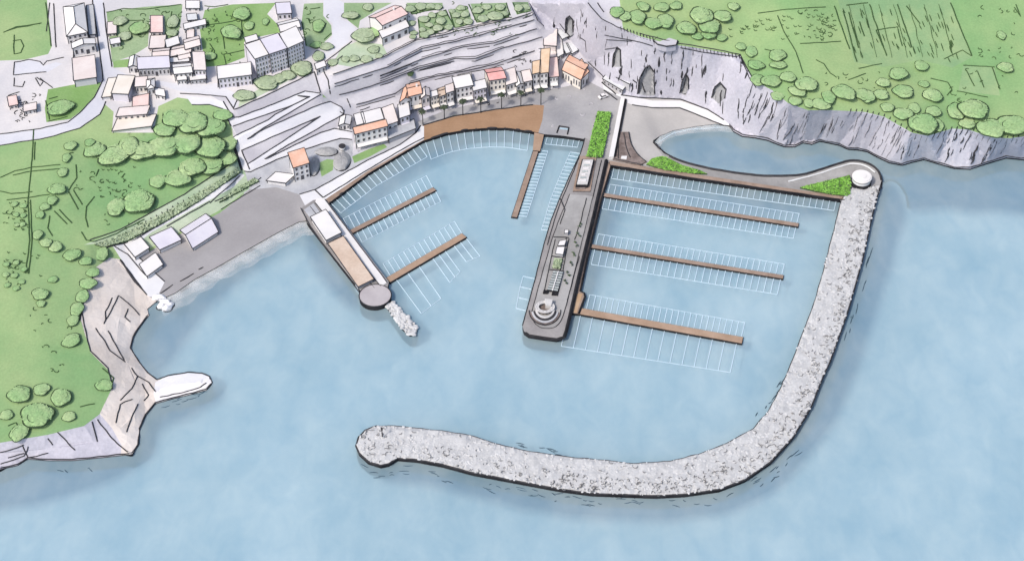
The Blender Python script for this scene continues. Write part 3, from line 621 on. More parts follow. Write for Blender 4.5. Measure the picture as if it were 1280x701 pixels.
def under_sheet(pl, z, m, nm):
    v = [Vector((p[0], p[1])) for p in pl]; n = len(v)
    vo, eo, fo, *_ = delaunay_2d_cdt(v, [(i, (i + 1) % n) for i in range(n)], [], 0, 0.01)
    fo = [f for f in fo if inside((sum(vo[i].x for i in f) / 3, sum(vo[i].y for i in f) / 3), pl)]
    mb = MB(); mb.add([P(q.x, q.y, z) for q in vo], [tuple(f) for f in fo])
    tag(mb.build(nm, m), 'dark bands of painted shade and depth under the water' if m is not SHAL else 'pale shallow bottom by the beach', None, None, 'structure')
under(BW_OUT[:22] + [(470,600),(530,604),(600,622),(700,645),(800,654),(900,646),(960,620),(1005,580),(1042,532),(1070,470),(1094,400),(1114,330),(1138,258),(1120,225)], -5, BED_SHADE)  # shade and depth along the breakwater's seaward side, painted on the bottom
under([(1100,205),(1128,206),(1155,199),(1193,208),(1234,202),(1280,197),(1460,195),(1460,275),(1280,268),(1200,262),(1140,262),(1110,275),(1095,260)], -5.6, BED_SHADE)
under([(-160,600),(0,583),(60,570),(165,562),(182,515),(262,484),(285,495),(240,522),(200,535),(190,575),(130,606),(60,628),(0,638),(-160,650)], -5.2, BED_SHADE)  # the land's shadow on the water, painted as darker bottom
under([(160,430),(184,390),(215,368),(290,322),(345,300),(330,330),(270,375),(235,420),(215,455),(196,470)], -5.4, BED_SHADE)
under([(816,178),(842,164),(900,156),(930,170),(985,180),(1085,189),(1100,212),(1065,199),(1000,219),(920,216),(850,201)], -4.2, BED_SHADE)
under([(763,206),(790,213),(768,300),(748,372),(722,366),(740,300)], -4.4, BED_SHADE)  # the pier's shadow, painted as darker bottom
under([(770,210),(1046,252),(1040,268),(1000,275),(770,240)], -5.5, BED_SHADE)
under([(380,276),(392,275),(455,370),(448,392),(420,372),(385,325)], -5.0, BED_SHADE)
under([(408,254),(470,216),(520,188),(560,172),(600,170),(560,196),(500,226),(470,262),(440,292)], -5.7, BED_SHADE)
under([(655,420),(705,424),(712,395),(722,400),(716,440),(680,442)], -5.0, BED_SHADE)
# foam where the shallow bay meets the beach
def wash_mat():
    m = bpy.data.materials.new('foam_wash'); m.use_nodes = True; n, l = m.node_tree.nodes, m.node_tree.links
    b = n['Principled BSDF']; b.inputs['Base Color'].default_value = (.74, .77, .78, 1); b.inputs['Roughness'].default_value = .9
    g = n.new('ShaderNodeNewGeometry'); a = n.new('ShaderNodeTexNoise'); a.inputs['Scale'].default_value = .12; a.inputs['Detail'].default_value = 6; l.new(g.outputs['Position'], a.inputs['Vector'])
    r = n.new('ShaderNodeMapRange'); r.inputs[1].default_value = .35; r.inputs[2].default_value = .65; r.inputs[3].default_value = .88; r.inputs[4].default_value = .66; l.new(a.outputs['Fac'], r.inputs[0])
    t = n.new('ShaderNodeBsdfTransparent'); x = n.new('ShaderNodeMixShader'); l.new(r.outputs[0], x.inputs[0]); l.new(b.outputs[0], x.inputs[1]); l.new(t.outputs[0], x.inputs[2]); l.new(x.outputs[0], n['Material Output'].inputs['Surface']); return m
WASH = wash_mat(); mb = MB()
def wash(near, offs, z):
    for k, (dx, dy) in enumerate(offs):
        a_ = densify(near, 5); m_ = len(a_)
        far = [(x + dx * (1 + .3 * noise.noise(Vector((x * .05, k, 1)))), y + dy * (1 + .3 * noise.noise(Vector((x * .05, k, 1))))) for x, y in a_]
        vs = [P(x, y, z + .012 * k) for x, y in a_] + [P(x, y, z + .012 * k) for x, y in far]
        mb.add(vs, [(i_, m_ + i_, m_ + i_ + 1, i_ + 1) for i_ in range(m_ - 1)])
wash([(198,374),(219,362),(243,345),(269,331),(323,300),(374,273),(388,272)], [(7,22),(6,17),(5,13),(4,10),(3,7)], .012)
wash([(818,180),(824,170),(842,161),(870,156),(912,156)], [(5,9),(4,7),(2,4)], .012)
tag(mb.build('foam', WASH), 'thin milky wash of surf along the beaches', None, None, 'stuff')
mb = MB()
0 and mb.line([P(x, y, 0.02) for x, y in wob([(214,372),(243,353),(269,340),(323,309),(374,282),(384,280)], 1.5, 3)], 1.1, th=0.08)
mb.line([P(x, y, 0.02) for x, y in wob([(822,178),(842,166),(870,161),(905,159)], 1.0, 3)], 0.5, th=0.08)
tag(mb.build('foam', BOOM), 'thin white foam along the water edge', None, None, 'stuff')
mb = MB(); rr = random.Random(21)
RIP = mat('ripple_blue', (0.030, 0.060, 0.085), (0.060, 0.110, 0.150), 0.1)
def ripples(poly, k, ang):
    n = 0
    xs = [p[0] for p in poly]; ys = [p[1] for p in poly]
    while n < k:
        x, y = rr.uniform(min(xs), max(xs)), rr.uniform(min(ys), max(ys))
        if not inside((x, y), poly): continue
        L = rr.uniform(3, 13); a = R(ang + rr.uniform(-9, 9)); n += 1
        mb.line([P(x + math.cos(a) * L * t, y + math.sin(a) * L * t + 0.8 * math.sin(t * 3 + x), 0.03) for t in (0, .25, .5, .75, 1)], 0.75, 0, True, 0.1)
ripples([(448,580),(500,578),(560,592),(560,604),(500,592),(460,600)], 16, 8); ripples([(600,602),(720,620),(720,632),(600,614)], 16, 10)
ripples([(720,620),(880,622),(900,617),(880,634),(720,632)], 18, 2); ripples([(900,620),(960,590),(995,555),(1000,565),(965,602),(910,628)], 14, -35)
ripples([(1075,360),(1090,300),(1094,300),(1080,365),(1060,420),(1056,420)], 14, 105); ripples([(195,500),(262,488),(270,484),(262,494),(200,510)], 12, -12)
ripples([(60,582),(120,578),(120,590),(60,592)], 4, 25); ripples([(940,530),(975,492),(985,462),(980,462),(965,495),(930,535)], 12, -50)
ripples([(560,536),(620,548),(700,563),(700,567),(610,549),(560,539)], 10, 12)
tag(mb.build('ripples', RIP), 'short dark ripples on the sea around the breakwater', None, None, 'stuff')

# ------------------------------------------------------------------ rocks
def rock_unit(mb, c, r, rnd, mi=0, flat=0.6):
    t = (1 + 5 ** .5) / 2
    base = [(-1,t,0),(1,t,0),(-1,-t,0),(1,-t,0),(0,-1,t),(0,1,t),(0,-1,-t),(0,1,-t),(t,0,-1),(t,0,1),(-t,0,-1),(-t,0,1)]
    fs = [(0,11,5),(0,5,1),(0,1,7),(0,7,10),(0,10,11),(1,5,9),(5,11,4),(11,10,2),(10,7,6),(7,1,8),(3,9,4),(3,4,2),(3,2,6),(3,6,8),(3,8,9),(4,9,5),(2,4,11),(6,2,10),(8,6,7),(9,8,1)]
    a = rnd.uniform(0, 6.28); ca, sa = math.cos(a), math.sin(a); el = rnd.uniform(0.7, 1.35)
    vs = []
    for b in base:
        k = r / 1.9 * rnd.uniform(0.75, 1.2); x, y, z = b[0] * k * el, b[1] * k / el, b[2] * k * flat
        vs.append((c[0] + x * ca - y * sa, c[1] + x * sa + y * ca, c[2] + z))
    mb.add(vs, fs, mi)
def polytop(mb, pl, z, mi=0, step=5, jit=0.0, z0=-7, ms=1, wall=True, rnd=None, crown=0.0):
    """flat-topped body from a pixel outline whose rim stands at height z"""
    pl2 = densify(pl, step, True)
    w0 = [P(x, y, z) for x, y in pl2]
    n = len(w0)
    pts = [Vector((x, y)) for x, y in pl2]; ed = [(i, (i + 1) % n) for i in range(n)]
    xs = [p[0] for p in pl]; ys = [p[1] for p in pl]; y = min(ys)
    while y < max(ys):
        x = min(xs)
        while x < max(xs):
            if inside((x, y), pl): pts.append(Vector((x, y)))
            x += step
        y += step
    vo, eo, fo, *_ = delaunay_2d_cdt(pts, ed, [], 1, 0.01)
    W = []
    for i, q in enumerate(vo):
        zz = z
        if i >= n: zz += crown + jit * noise.noise(Vector((q.x * .25, q.y * .25, 3)))
        W.append(P(q.x, q.y, zz))
    fs = []
    for f in fo:
        a, b, c = W[f[0]], W[f[1]], W[f[2]]
        fs.append(tuple(f) if (b - a).cross(c - a).z > 0 else tuple(f)[::-1])
    mb.add(W, fs, mi)
    if wall:
        for i in range(n):
            p, q = w0[i], w0[(i + 1) % n]
            mb.add([p, q, (q.x, q.y, z0), (p.x, p.y, z0)], [(0, 1, 2, 3)], ms)
    return w0

bw = thing('breakwater', 'long pale rubble breakwater curving round the harbour to a rounded head', 'breakwater', P(900, 580, 0))
BW = BW_OUT + BW_IN
def rel(o): return o.location.copy()
mb = MB(); polytop(mb, BW, 2.4, 0, 6, 0.7, ms=1, crown=0.5)
mb.build('core', [BWCORE, BLACK], bw, rel(bw))
mb = MB()
mb.line([P(x, y, 2.5) for x, y in wob(BW_OUT, 0.6, 4)], 0.9, th=0.3)
mb.line([P(x, y, 2.5) for x, y in wob(BW_OUT[-1:] + BW_IN, 0.9, 4)], 0.45, th=0.25)
mb.build('kerb', INK, bw, rel(bw))
mb = MB(); rk = random.Random(4); n = 0
inner_d = densify(BW_IN, 8); outer_d = densify(BW_OUT, 8)
while n < 4200:
    x, y = rk.uniform(444, 1103), rk.uniform(230, 620)
    if not inside((x, y), BW): continue
    do = min(math.hypot(x - a, y - b) for a, b in outer_d); di = min(math.hypot(x - a, y - b) for a, b in inner_d)
    if do < 2.2 or di < 1.6: continue
    t = do / (do + di)
    if rk.random() > (0.95 if t < 0.5 else 0.5 if t < 0.8 else 0.4): continue
    n += 1
    r = rk.choice((0.25, 0.3, 0.4, 0.5, 0.6, 0.8)) * (1.1 if x > 850 else 1)
    p = P(x, y, 2.9); rock_unit(mb, (p.x, p.y, 2.92), r, rk, 0, 0.28)
o = mb.build('boulders', BOULDER, bw, rel(bw)); o['kind'] = 'stuff'
mb = MB(); n = 0                                    # dark joints: short drawn hollows between the blocks
while n < 640:
    x, y = rk.uniform(444, 1103), rk.uniform(230, 620)
    if not inside((x, y), BW): continue
    do = min(math.hypot(x - a, y - b) for a, b in outer_d); di = min(math.hypot(x - a, y - b) for a, b in inner_d)
    if do < 3 or di < 3: continue
    if do / (do + di) > 0.5 and rk.random() < 0.85: continue
    if x < 700 and rk.random() < 0.6: continue
    n += 1; a0 = rk.uniform(0, 6.28); rr_ = rk.uniform(1.2, 3.4); sp = rk.uniform(1.2, 3.4)
    mb.line([P(x + rr_ * math.cos(a0 + sp * t), y + rr_ * 0.7 * math.sin(a0 + sp * t), 3.3) for t in (0, .25, .5, .75, 1)], 0.36, 0, True, 0.2)
o = mb.build('joints', mat('joint_grey', (0.150, 0.150, 0.155), (0.240, 0.240, 0.245), 0.3), bw, rel(bw)); o['kind'] = 'stuff'
# beacon on the head
b = P(478, 546, 3.0)
t = thing('beacon', 'thin dark navigation beacon on the rounded breakwater head', 'beacon', b)
mb = MB(); mb.rod((0,0,0),(0,0,5.2),0.32,0.22); mb.build('mast', INK, t)
mb = MB(); mb.rod((0,0,5.2),(0,0,6.3),0.55,0.4); mb.rod((0,0,6.3),(0,0,6.8),0.6,0.05); mb.build('lantern', INK, t)
mb = MB(); mb.rod((0,0,-0.4),(0,0,0.5),1.0,0.8,8); mb.build('plinth', BWCORE, t)
# rock jetty at the tip of the left mole, and loose rocks at the beach corner
t = thing('rock_jetty', 'short spit of piled pale rocks beyond the round mole head', 'jetty', P(500, 398, 0))
JET = [(481,381),(490,377),(498,384),(508,394),(518,404),(522,411),(519,418),(512,419),(503,411),(494,398)]
mb = MB(); polytop(mb, JET, 1.0, 0, 4, 0.5, ms=1); mb.build('core', [BWCORE, BLACK], t, rel(t))
mb = MB(); n = 0
while n < 150:
    x, y = rk.uniform(480, 523), rk.uniform(377, 420)
    if inside((x, y), JET): n += 1; p = P(x, y, 1.2); rock_unit(mb, (p.x, p.y, 1.25), rk.uniform(0.6, 1.3), rk)
o = mb.build('boulders', BOULDER, t, rel(t)); o['kind'] = 'stuff'
ROCKS = [(198,372,3.2,'large pale boulder at the corner of the grey beach'),(206,378,2.8,'middle pale boulder in the water beside the beach corner'),(209,385,2.4,'lowest pale boulder standing in the shallow water'),(201,383,2.2,'small pale boulder nearest the rocky shore at the beach corner'),(213,381,1.9,'outermost small boulder off the beach corner')]
for x, y, r, lb in ROCKS:
    mb = MB(); p = P(x, y, 0.6); rock_unit(mb, (p.x, p.y, 0.7), r, rk, 0, 0.75)
    mb.line([(p.x + r * 1.05 * math.cos(q), p.y + r * 0.9 * math.sin(q), 0.15) for q in [k * 0.45 - 3.2 for k in range(9)]], 0.5, 1)
    tag(mb.build('boulder', [ROCKW, INK], origin=(p.x, p.y, 0)), lb, 'rock', 'loose boulders at the beach corner')

# ------------------------------------------------------------------ piers, pontoons, moles
def W(x, y, z): return P(x, y, z)
def pontoon(label, A, B, wpx, rows, z=1.0, wood=WOOD, group='floating pontoons', name='pontoon', cat='pontoon'):
    """A, B: ends of the deck centre line; rows: (dx, dy, t0, t1, count, dx1, dy1) berth fingers from the deck"""
    a, b = P(*A, z), P(*B, z); c = (a + b) / 2
    t = thing(name, label, cat, (c.x, c.y, 0), group); o0 = rel(t)
    u = (b - a).normalized(); v = Vector((-u.y, u.x, 0)); wd = wpx * mpp(*A) / 0.72
    mb = MB(); p = a - v * wd / 2
    mb.box(p + Vector((0, 0, -0.15)), b - a, v * wd, (0, 0, 0.2)); mb.build('deck', wood, t, o0)
    mb = MB(); p = a - v * (wd / 2 + 0.3) - u * 0.3
    mb.box((p.x, p.y, -0.5), (b - a) + u * 0.6, v * (wd + 0.6), (0, 0, z + 0.3)); mb.build('float', BLACK, t, o0)
    fm = {}
    for row in rows:
        dx, dy, t0, t1, n = row[:5]; dx1, dy1 = row[5:7] if len(row) > 5 else (dx, dy)
        tips = []
        for k in range(n):
            f = t0 + (t1 - t0) * k / max(1, n - 1); g = k / max(1, n - 1)
            x, y = A[0] + (B[0] - A[0]) * f, A[1] + (B[1] - A[1]) * f
            s = P(x, y, 0.3); e = P(x + dx + (dx1 - dx) * g, y + dy + (dy1 - dy) * g, 0.3)
            d = (e - s); 
            s2 = s + d.normalized() * (wd / 2 * abs(d.normalized().dot(v)) + 0.2)
            tips.append(e); d = e - s2
            side = Vector((-d.y, d.x, 0)).normalized() * 0.15
            m2 = MB(); m2.box(s2 - side - Vector((0, 0, 0.35)), d, side * 2, (0, 0, 0.4))
            m2.build('finger', BOOM, t, o0)
        if len(row) > 7 and row[7]: continue
        m2 = MB()
        for p, q in zip(tips, tips[1:]):
            if (q - p).length > 1e-3: m2.rod(p + Vector((0, 0, -0.15)), q + Vector((0, 0, -0.15)), 0.14, None, 4)
        m2.build('boom', BOOM, t, o0)
    return t
pontoon('long pontoon nearest the causeway in the right basin, berths on both sides', (752,243), (998,281), 4.2, [(3.5,-14,0.03,0.99,33),(-4,17,0.02,0.99,33)])
pontoon('middle pontoon of the three in the right basin, thin and brown', (737,307), (979,346), 4.2, [(4,-16,0.03,0.99,32),(-5,22,0.03,0.99,28)])
pontoon('widest tan pontoon at the pier end with long berths in front', (722,388), (928,425), 7.5, [(5,-22,0.05,0.99,27),(-10,46,-0.05,0.97,15,-9,41)], 1.2, WOODL)
pontoon('thin pontoon in the left basin nearest the promenade corner', (436,291), (543,236), 4.6, [(-9,-17,0.02,0.99,17),(8,16,0.08,1.0,16)])
pontoon('tan pontoon beside the round mole head with wide stepped berths', (485,350), (580,294), 6.5, [(-11,-18,0.05,0.99,15),(34,46,0.08,0.38,3,30,44),(24,34,0.56,0.72,3,22,30),(18,24,0.84,1.0,3,20,26)], 1.2, WOODL)
pontoon('steep pontoon hanging from the brown terrace in the inner harbour', (670,188), (643,271), 4.6, [(15,1,0.0,0.98,22),], 1.0)
# the two quay-side berth rows are floating booms moored to the walls
def berths(label, pl, d0, d1, n):
    """booms from points along pl out to the water"""
    L = densify(pl, 1.0); c = P(*L[len(L) // 2], 0); t = thing('berth_row', label, 'berths', (c.x, c.y, 0), 'rows of berths along the quay walls'); o0 = rel(t); tips = []
    for k in range(n):
        f = k / (n - 1); x, y = L[int(f * (len(L) - 1))]
        dx, dy = d0[0] + (d1[0] - d0[0]) * f, d0[1] + (d1[1] - d0[1]) * f
        s, e = P(x, y, 0.3), P(x + dx, y + dy, 0.3); d = e - s; side = Vector((-d.y, d.x, 0)).normalized() * 0.15
        m2 = MB(); m2.box(s - side - Vector((0, 0, 0.35)), d, side * 2, (0, 0, 0.4)); m2.build('finger', BOOM, t, o0); tips.append(e)
    m2 = MB()
    for p, q in zip(tips, tips[1:]): m2.rod(p + Vector((0, 0, -0.15)), q + Vector((0, 0, -0.15)), 0.17, None, 4)
    m2.build('boom', BOOM, t, o0)
berths('row of short white berths along the causeway wall of the right basin', [(768,207),(860,221),(950,234),(1046,248)], (-3.5,16), (-3.5,15), 37)
berths('row of white berths along the promenade of the left basin', [(414,254),(460,219),(500,196),(524,182)], (12,12), (10,14), 17)
berths('curved row of wide berths in front of the brown terrace', [(532,178),(556,169),(584,164),(610,162),(635,162),(662,166)], (7,21), (-3,22), 14)
berths('dense row of short berths along the left wall of the central pier', [(726,192),(712,222),(700,250),(688,288)], (-13,-2), (-11,-1), 22)
berths('few berths at the left foot of the central pier', [(668,348),(663,364),(658,388)], (-14,-3), (-13,-3), 4)
berths('short berths along the quay between steep pontoon and central pier', [(684,172),(705,174),(724,176)], (-2,8), (-2,8), 7)

# upper platform of the steep pontoon
t = thing('gangway', 'short wide tan landing joining the steep pontoon to the terrace', 'gangway', P(674, 178, 0))
mb = MB(); mb.prism([P(x, y, 1.6) for x, y in [(668,165),(680,168),(675,189),(666,188)]], -0.5, 1.6, 0, 1); mb.build('deck', [WOODL, BLACK], t, rel(t))
# slip into the inner harbour
t = thing('boat_slip', 'small water slip cut into the grey quay with two low walls', 'slip', P(703, 166, 2))
mb = MB()
for pl in [[(699,158),(694,172)],[(711,160),(708,174)],[(699,158),(711,160)]]: mb.line([drape(*q, 0.2) for q in densify(pl, 3)], 0.8, th=0.5)
mb.build('low_wall', INK, t, rel(t))
mb = MB(); mb.add([drape(x, y, 0.25) for x, y in [(700,160),(710,161),(707,173),(695,171)]], [(0,3,2,1)]); mb.build('ramp', mat('wet_ramp', (0.30,0.42,0.50), (0.36,0.47,0.54), 0.2), t, rel(t))

# central pier
PIER = [(731,172),(726,191),(712,220),(700,247),(689,275),(680,305),(668,352),(659,385),(653,407),(655,414),(661,418),(680,421),(696,423),(704,420),(707,412),(712,392),(722,350),(733,305),(741,270),(750,232),(758,199),(748,194),(737,192),(737,176)]
ZP = 2.6
t = thing('central_pier', 'broad grey concrete pier running from the square into the harbour', 'pier', P(695, 320, 0)); o0 = rel(t); pier = t
mb = MB(); polytop(mb, PIER, ZP, 0, 12, ms=1); mb.build('body', [PIERM, BLACK], t, o0)
INNER = [(733,244),(742,246),(734,280),(724,320),(712,365),(706,388),(702,400),(694,409),(682,411),(671,407),(665,398),(665,388),(671,366),(681,330),(694,285),(706,258),(712,243)]
mb = MB(); mb.prism([P(x, y, ZP + .15) for x, y in INNER], ZP - 0.2, ZP + 0.15, 0); mb.build('paving', PIERD, t, o0)
mb = MB()
for pl in [INNER[3:17], [(752,200),(741,246),(728,300),(718,340),(708,380)],[(724,196),(712,226),(698,258),(684,306)]]:
    mb.line([P(x, y, ZP + 0.2) for x, y in wob(smooth_line(pl), 0.5, 4)], 0.5, th=0.2)
for pl in [[(708,297),(704,318),(699,345),(694,368)],[(711,298),(707,320),(702,346),(697,370)],[(694,299),(689,322),(683,350),(680,366)],[(692,296),(711,297)],[(690,320),(706,322)],[(687,337),(705,339)],[(700,248),(706,262),(700,280)],[(733,248),(726,276),(718,300)],[(668,392),(671,401),(681,406),(692,402),(697,392)]]:
    mb.line([P(x, y, ZP + 0.25) for x, y in wob(pl, 0.7, 3)], 0.5, th=0.45)
mb.build('kerb', INK, t, o0)
mb = MB(); mb.line([P(x, y, ZP + 0.05) for x, y in densify([(657,416),(661,419),(680,422),(696,424),(705,421),(708,413),(713,392),(722,352),(733,306),(742,270),(758,200)], 4)], 1.9, th=0.8); mb.build('parapet_or_shade_strip', BLACK, t, o0)  # edge kept black, painting in the pier's shadow beside the boardwalk
mb = MB(); mb.line([P(x, y, ZP + 0.05) for x, y in wob([(731,173),(726,191),(712,220),(700,247),(689,275),(680,305),(668,352),(659,385),(653,407)], 0.4, 4)], 0.6, th=0.4); mb.build('coping', INK, t, o0)
# boardwalk along the right side of the pier
BWK = [(759,199),(764,203),(752,244),(742,286),(733,322),(724,364),(729,366),(730,371),(722,392),(712,391),(717,366),(727,326),(737,284),(748,238)]
t = thing('boardwalk', 'narrow brown boardwalk along the right side of the central pier', 'boardwalk', P(740, 290, 0)); o0 = rel(t)
mb = MB(); polytop(mb, [(x + 0.4, y) for x, y in BWK], 1.6, 0, 12, ms=1); mb.build('deck', [WOOD, BLACK], t, o0)
mb = MB(); mb.line([P(x, y, 1.55) for x, y in densify([(765,204),(753,244),(743,286),(734,322),(725,364),(730,366),(731,371),(723,392)], 4)], 1.3, th=0.35); mb.build('fender_or_shade_strip', BLACK, t, o0)  # black strip painted in as the shadow along the boardwalk's outer side
mb = MB(); mb.prism([P(x, y, 1.66) for x, y in [(719,367),(728,367),(721,391),(713,390)]], 1.4, 1.66); mb.build('landing', mat('landing_tan', (0.42,0.28,0.17), (0.48,0.35,0.24), 0.1), t, o0)
# causeway-wall walkway of the right basin
t = thing('boardwalk', 'straight brown boardwalk along the top edge of the right basin', 'boardwalk', P(910, 226, 0)); o0 = rel(t)
mb = MB(); polytop(mb, [(761,201),(860,216.5),(950,230),(1056,246),(1057,250),(950,234),(860,221),(763,206)], 2.5, 0, 12, ms=1); mb.build('deck', [WOOD, BLACK], t, o0)
mb = MB(); mb.line([P(x, y, 2.55) for x, y in wob([(763,206.5),(860,221.5),(950,234.5),(1056,250)], 0.4, 5)], 0.9, th=0.3); mb.build('fender_or_shade_strip', BLACK, t, o0)

# left mole
t = thing('mole', 'white mole leading from the promenade to a round head', 'mole', P(430, 310, 0)); o0 = rel(t); ZM = 2.5
MOLE = [(378,259),(392,250),(407,249),(486,352),(484,362),(470,372),(455,370),(448,360),(418,322),(384,278)]
mb = MB(); polytop(mb, MOLE, ZM, 0, 12, ms=1); mb.build('body', [PIERM, BLACK], t, o0)
mb = MB(); mb.prism([P(x, y, ZM + .35) for x, y in [(396,247),(406,249),(484,353),(476,358),(394,253)]], ZM - .2, ZM + .35); mb.build('walkway', ROOFW, t, o0)
mb = MB()
for pl in [[(406,249),(484,353)],[(394,253),(476,358)],[(388,258),(468,360)],[(376,260),(388,283),(418,325),(450,366)]]: mb.line([P(x, y, ZM + .38) for x, y in wob(pl, 0.4, 5)], 0.55)
mb.build('kerb', INK, t, o0)
mb = MB(); c = P(469, 369, ZM + .5); n = 32
rx, ry = 20 * mpp(469, 369), 13.5 * mpp(469, 369) / 0.70
mb.prism([(c.x + rx * math.cos(2 * math.pi * k / n), c.y + ry * math.sin(2 * math.pi * k / n)) for k in range(n)], -7, ZM + .5, 0, 1)
mb.line([(c.x + rx * math.cos(2 * math.pi * k / n), c.y + ry * math.sin(2 * math.pi * k / n), ZM + .55) for k in range(n + 1)], 0.6, 2)
mb.build('round_head', [mat('head_paving', (0.40,0.37,0.385), (0.47,0.44,0.45), 0.1), BLACK, INK], t, o0)
mb = MB(); mb.prism([P(x, y, ZM + .4) for x, y in [(380,262),(392,254),(401,267),(389,274)]], ZM - .2, ZM + .4); mb.build('ramp', GREYR, t, o0)

# ------------------------------------------------------------------ houses
WINDOW = None
G1 = 'waterfront houses behind the palms'
def window_mesh():
    mb = MB()
    mb.box((-0.5, -0.10, -0.5), (1, 0, 0), (0, 0.12, 0), (0, 0, 1), 0)
    mb.box((-0.38, -0.14, -0.40), (0.76, 0, 0), (0, 0.05, 0), (0, 0, 0.80), 1)
    me = bpy.data.meshes.new('window'); me.from_pydata(mb.v, [], mb.f); me.materials.append(WHITE); me.materials.append(GLASS)
    me.polygons.foreach_set('material_index', mb.m); return me
WINDOW = window_mesh()
def ridge_line(mb, a, b, mi, r=0.25): mb.rod(a, b, r, None, 4, mi)
def house(name, label, A, B, D, fpx, roof='flat', wall=WHITE, rm=ROOFW, rows=0, cols=0, rise=2.0, cat='house', group='houses of the harbour town', zb=None, door=True, winw=0.55, winh=0.62, chimney=False, trim=INK, sidew=False):
    """A,B: front eave (left, right), D: rear left eave, all in photo pixels; fpx: height of the front wall in pixels"""
    mx, my = (A[0] + B[0]) / 2, (A[1] + B[1]) / 2
    if zb is None: zb = drape(mx, my + fpx, 0).z
    base = P(mx, my + fpx, zb); d = ray(mx, my); s = (base.y - CAM.y) / d.y; zt = (CAM + d * s).z
    h = max(1.5, zt - zb)
    a, b, dd = P(*A, zt), P(*B, zt), P(*D, zt); u = b - a; v = dd - a
    lo_ = Vector((((a + b) / 2 + v / 2).x, ((a + b) / 2 + v / 2).y, zb))
    t = thing(name, label, cat, lo_, group)
    a, b, dd = a - lo_, b - lo_, dd - lo_; c = b + v
    for q in (a, b, c, dd): q.z = 0
    ul, vl = u.length, v.length; un, vn = u.normalized(), v.normalized()
    mb = MB()
    mb.prism([a, b, c, dd], -5, h, 0)
    for q in (a, b, c, dd): mb.rod((q.x, q.y, -0.5), (q.x, q.y, h), 0.22, None, 4, 1)
    H = Vector((0, 0, h)); up = Vector((0, 0, 1))
    if roof == 'gable_front':   # ridge runs back from the facade
        r1, r2 = (a + b) / 2 + H + up * rise, (dd + c) / 2 + H + up * rise
        mb.add([a + H, b + H, r1], [(0, 1, 2)]); mb.add([dd + H, c + H, r2], [(1, 0, 2)])
    elif roof == 'gable':
        r1, r2 = (a + dd) / 2 + H + up * rise, (b + c) / 2 + H + up * rise
        mb.add([dd + H, a + H, r1], [(0, 1, 2)]); mb.add([b + H, c + H, r2], [(0, 1, 2)])
    elif roof == 'shed':
        mb.add([a + H, b + H, c + H + up * rise, dd + H + up * rise], [(1, 2, 3, 0)]); mb.add([b + H, c + H, c + H + up * rise, dd + H, dd + H + up * rise, a + H], [(0, 1, 2), (3, 5, 4), (1, 3, 4, 2)])
    mb.build('wall', [wall, trim], t)
    rb = MB(); oh = 0.45
    ao, bo, co, do = a - un * oh - vn * oh, b + un * oh - vn * oh, c + un * oh + vn * oh, dd - un * oh + vn * oh
    th = up * 0.28; e = up * (h + 0.02)
    def slab(q):
        vs = [x for x in q] + [x + th for x in q]; n = len(q)
        rb.add(vs, [tuple(range(n - 1, -1, -1)), tuple(range(n, 2 * n))] + [(i, (i + 1) % n, n + (i + 1) % n, n + i) for i in range(n)], 0)
        for i in range(n): ridge_line(rb, vs[n + i], vs[n + (i + 1) % n], 1)
    if roof == 'flat':
        slab([ao + e, bo + e, co + e, do + e])
    elif roof == 'gable':
        k = rise * (1 + 2 * oh / vl); dz = up * (-rise * 2 * oh / vl)
        m1, m2 = (ao + do) / 2 + e + up * rise, (bo + co) / 2 + e + up * rise
        slab([ao + e + dz, bo + e + dz, m2, m1]); slab([m1, m2, co + e + dz, do + e + dz])
    elif roof == 'gable_front':
        dz = up * (-rise * 2 * oh / ul)
        m1, m2 = (ao + bo) / 2 + e + up * rise, (do + co) / 2 + e + up * rise
        slab([ao + e + dz, m1, m2, do + e + dz]); slab([m1, bo + e + dz, co + e + dz, m2])
    elif roof == 'hip':
        if ul >= vl:
            k = min(0.45, 0.5 * vl / ul); m1, m2 = a + u * k + v * .5 + e + up * rise, a + u * (1 - k) + v * .5 + e + up * rise
            q = [ao + e, bo + e, co + e, do + e]; faces = [[q[0], q[1], m2, m1], [q[1], q[2], m2], [q[2], q[3], m1, m2], [q[3], q[0], m1]]
        else:
            k = min(0.45, 0.5 * ul / vl); m1, m2 = a + u * .5 + v * k + e + up * rise, a + u * .5 + v * (1 - k) + e + up * rise
            q = [ao + e, bo + e, co + e, do + e]; faces = [[q[0], q[1], m1], [q[1], q[2], m2, m1], [q[2], q[3], m2], [q[3], q[0], m1, m2]]
        for f in faces: slab(f)
    elif roof == 'shed':
        slab([ao + e, bo + e, co + e + up * rise, do + e + up * rise])
    ro = rb.build('roof', [rm, trim], t)
    if chimney:
        cm = MB(); p = a + u * 0.72 + v * 0.5
        cm.box((p.x - .5, p.y - .5, h), (1, 0, 0), (0, 1, 0), (0, 0, (rise if roof != 'flat' else 0) + 1.6)); cm.build('chimney', [wall], ro)
    # windows and door on the front wall
    nrm = Vector((un.y, -un.x, 0)); ang = math.atan2(un.y, un.x)
    for r in range(rows):
        for k in range(cols):
            f = (k + 0.5) / cols; z = h * (r + 0.5) / rows
            if door and r == 0 and k == cols // 2: continue
            o = bpy.data.objects.new('window', WINDOW); COL.objects.link(o); o.parent = t
            p = a + u * f + nrm * 0.03; o.location = (p.x, p.y, z); o.rotation_euler = (0, 0, ang)
            o.scale = (ul / cols * winw, 1, h / rows * winh)
    if door and rows:
        dm = MB(); f = (cols // 2 + 0.5) / cols; p = a + u * f + nrm * 0.12; wd = min(1.8, ul / cols * 0.6); hh = min(2.8, h / rows * 0.85)
        dm.box(p - un * wd / 2 + up * -0.3, un * wd, -nrm * 0.2, up * (hh + 0.3)); dm.build('door', [GLASS], t)
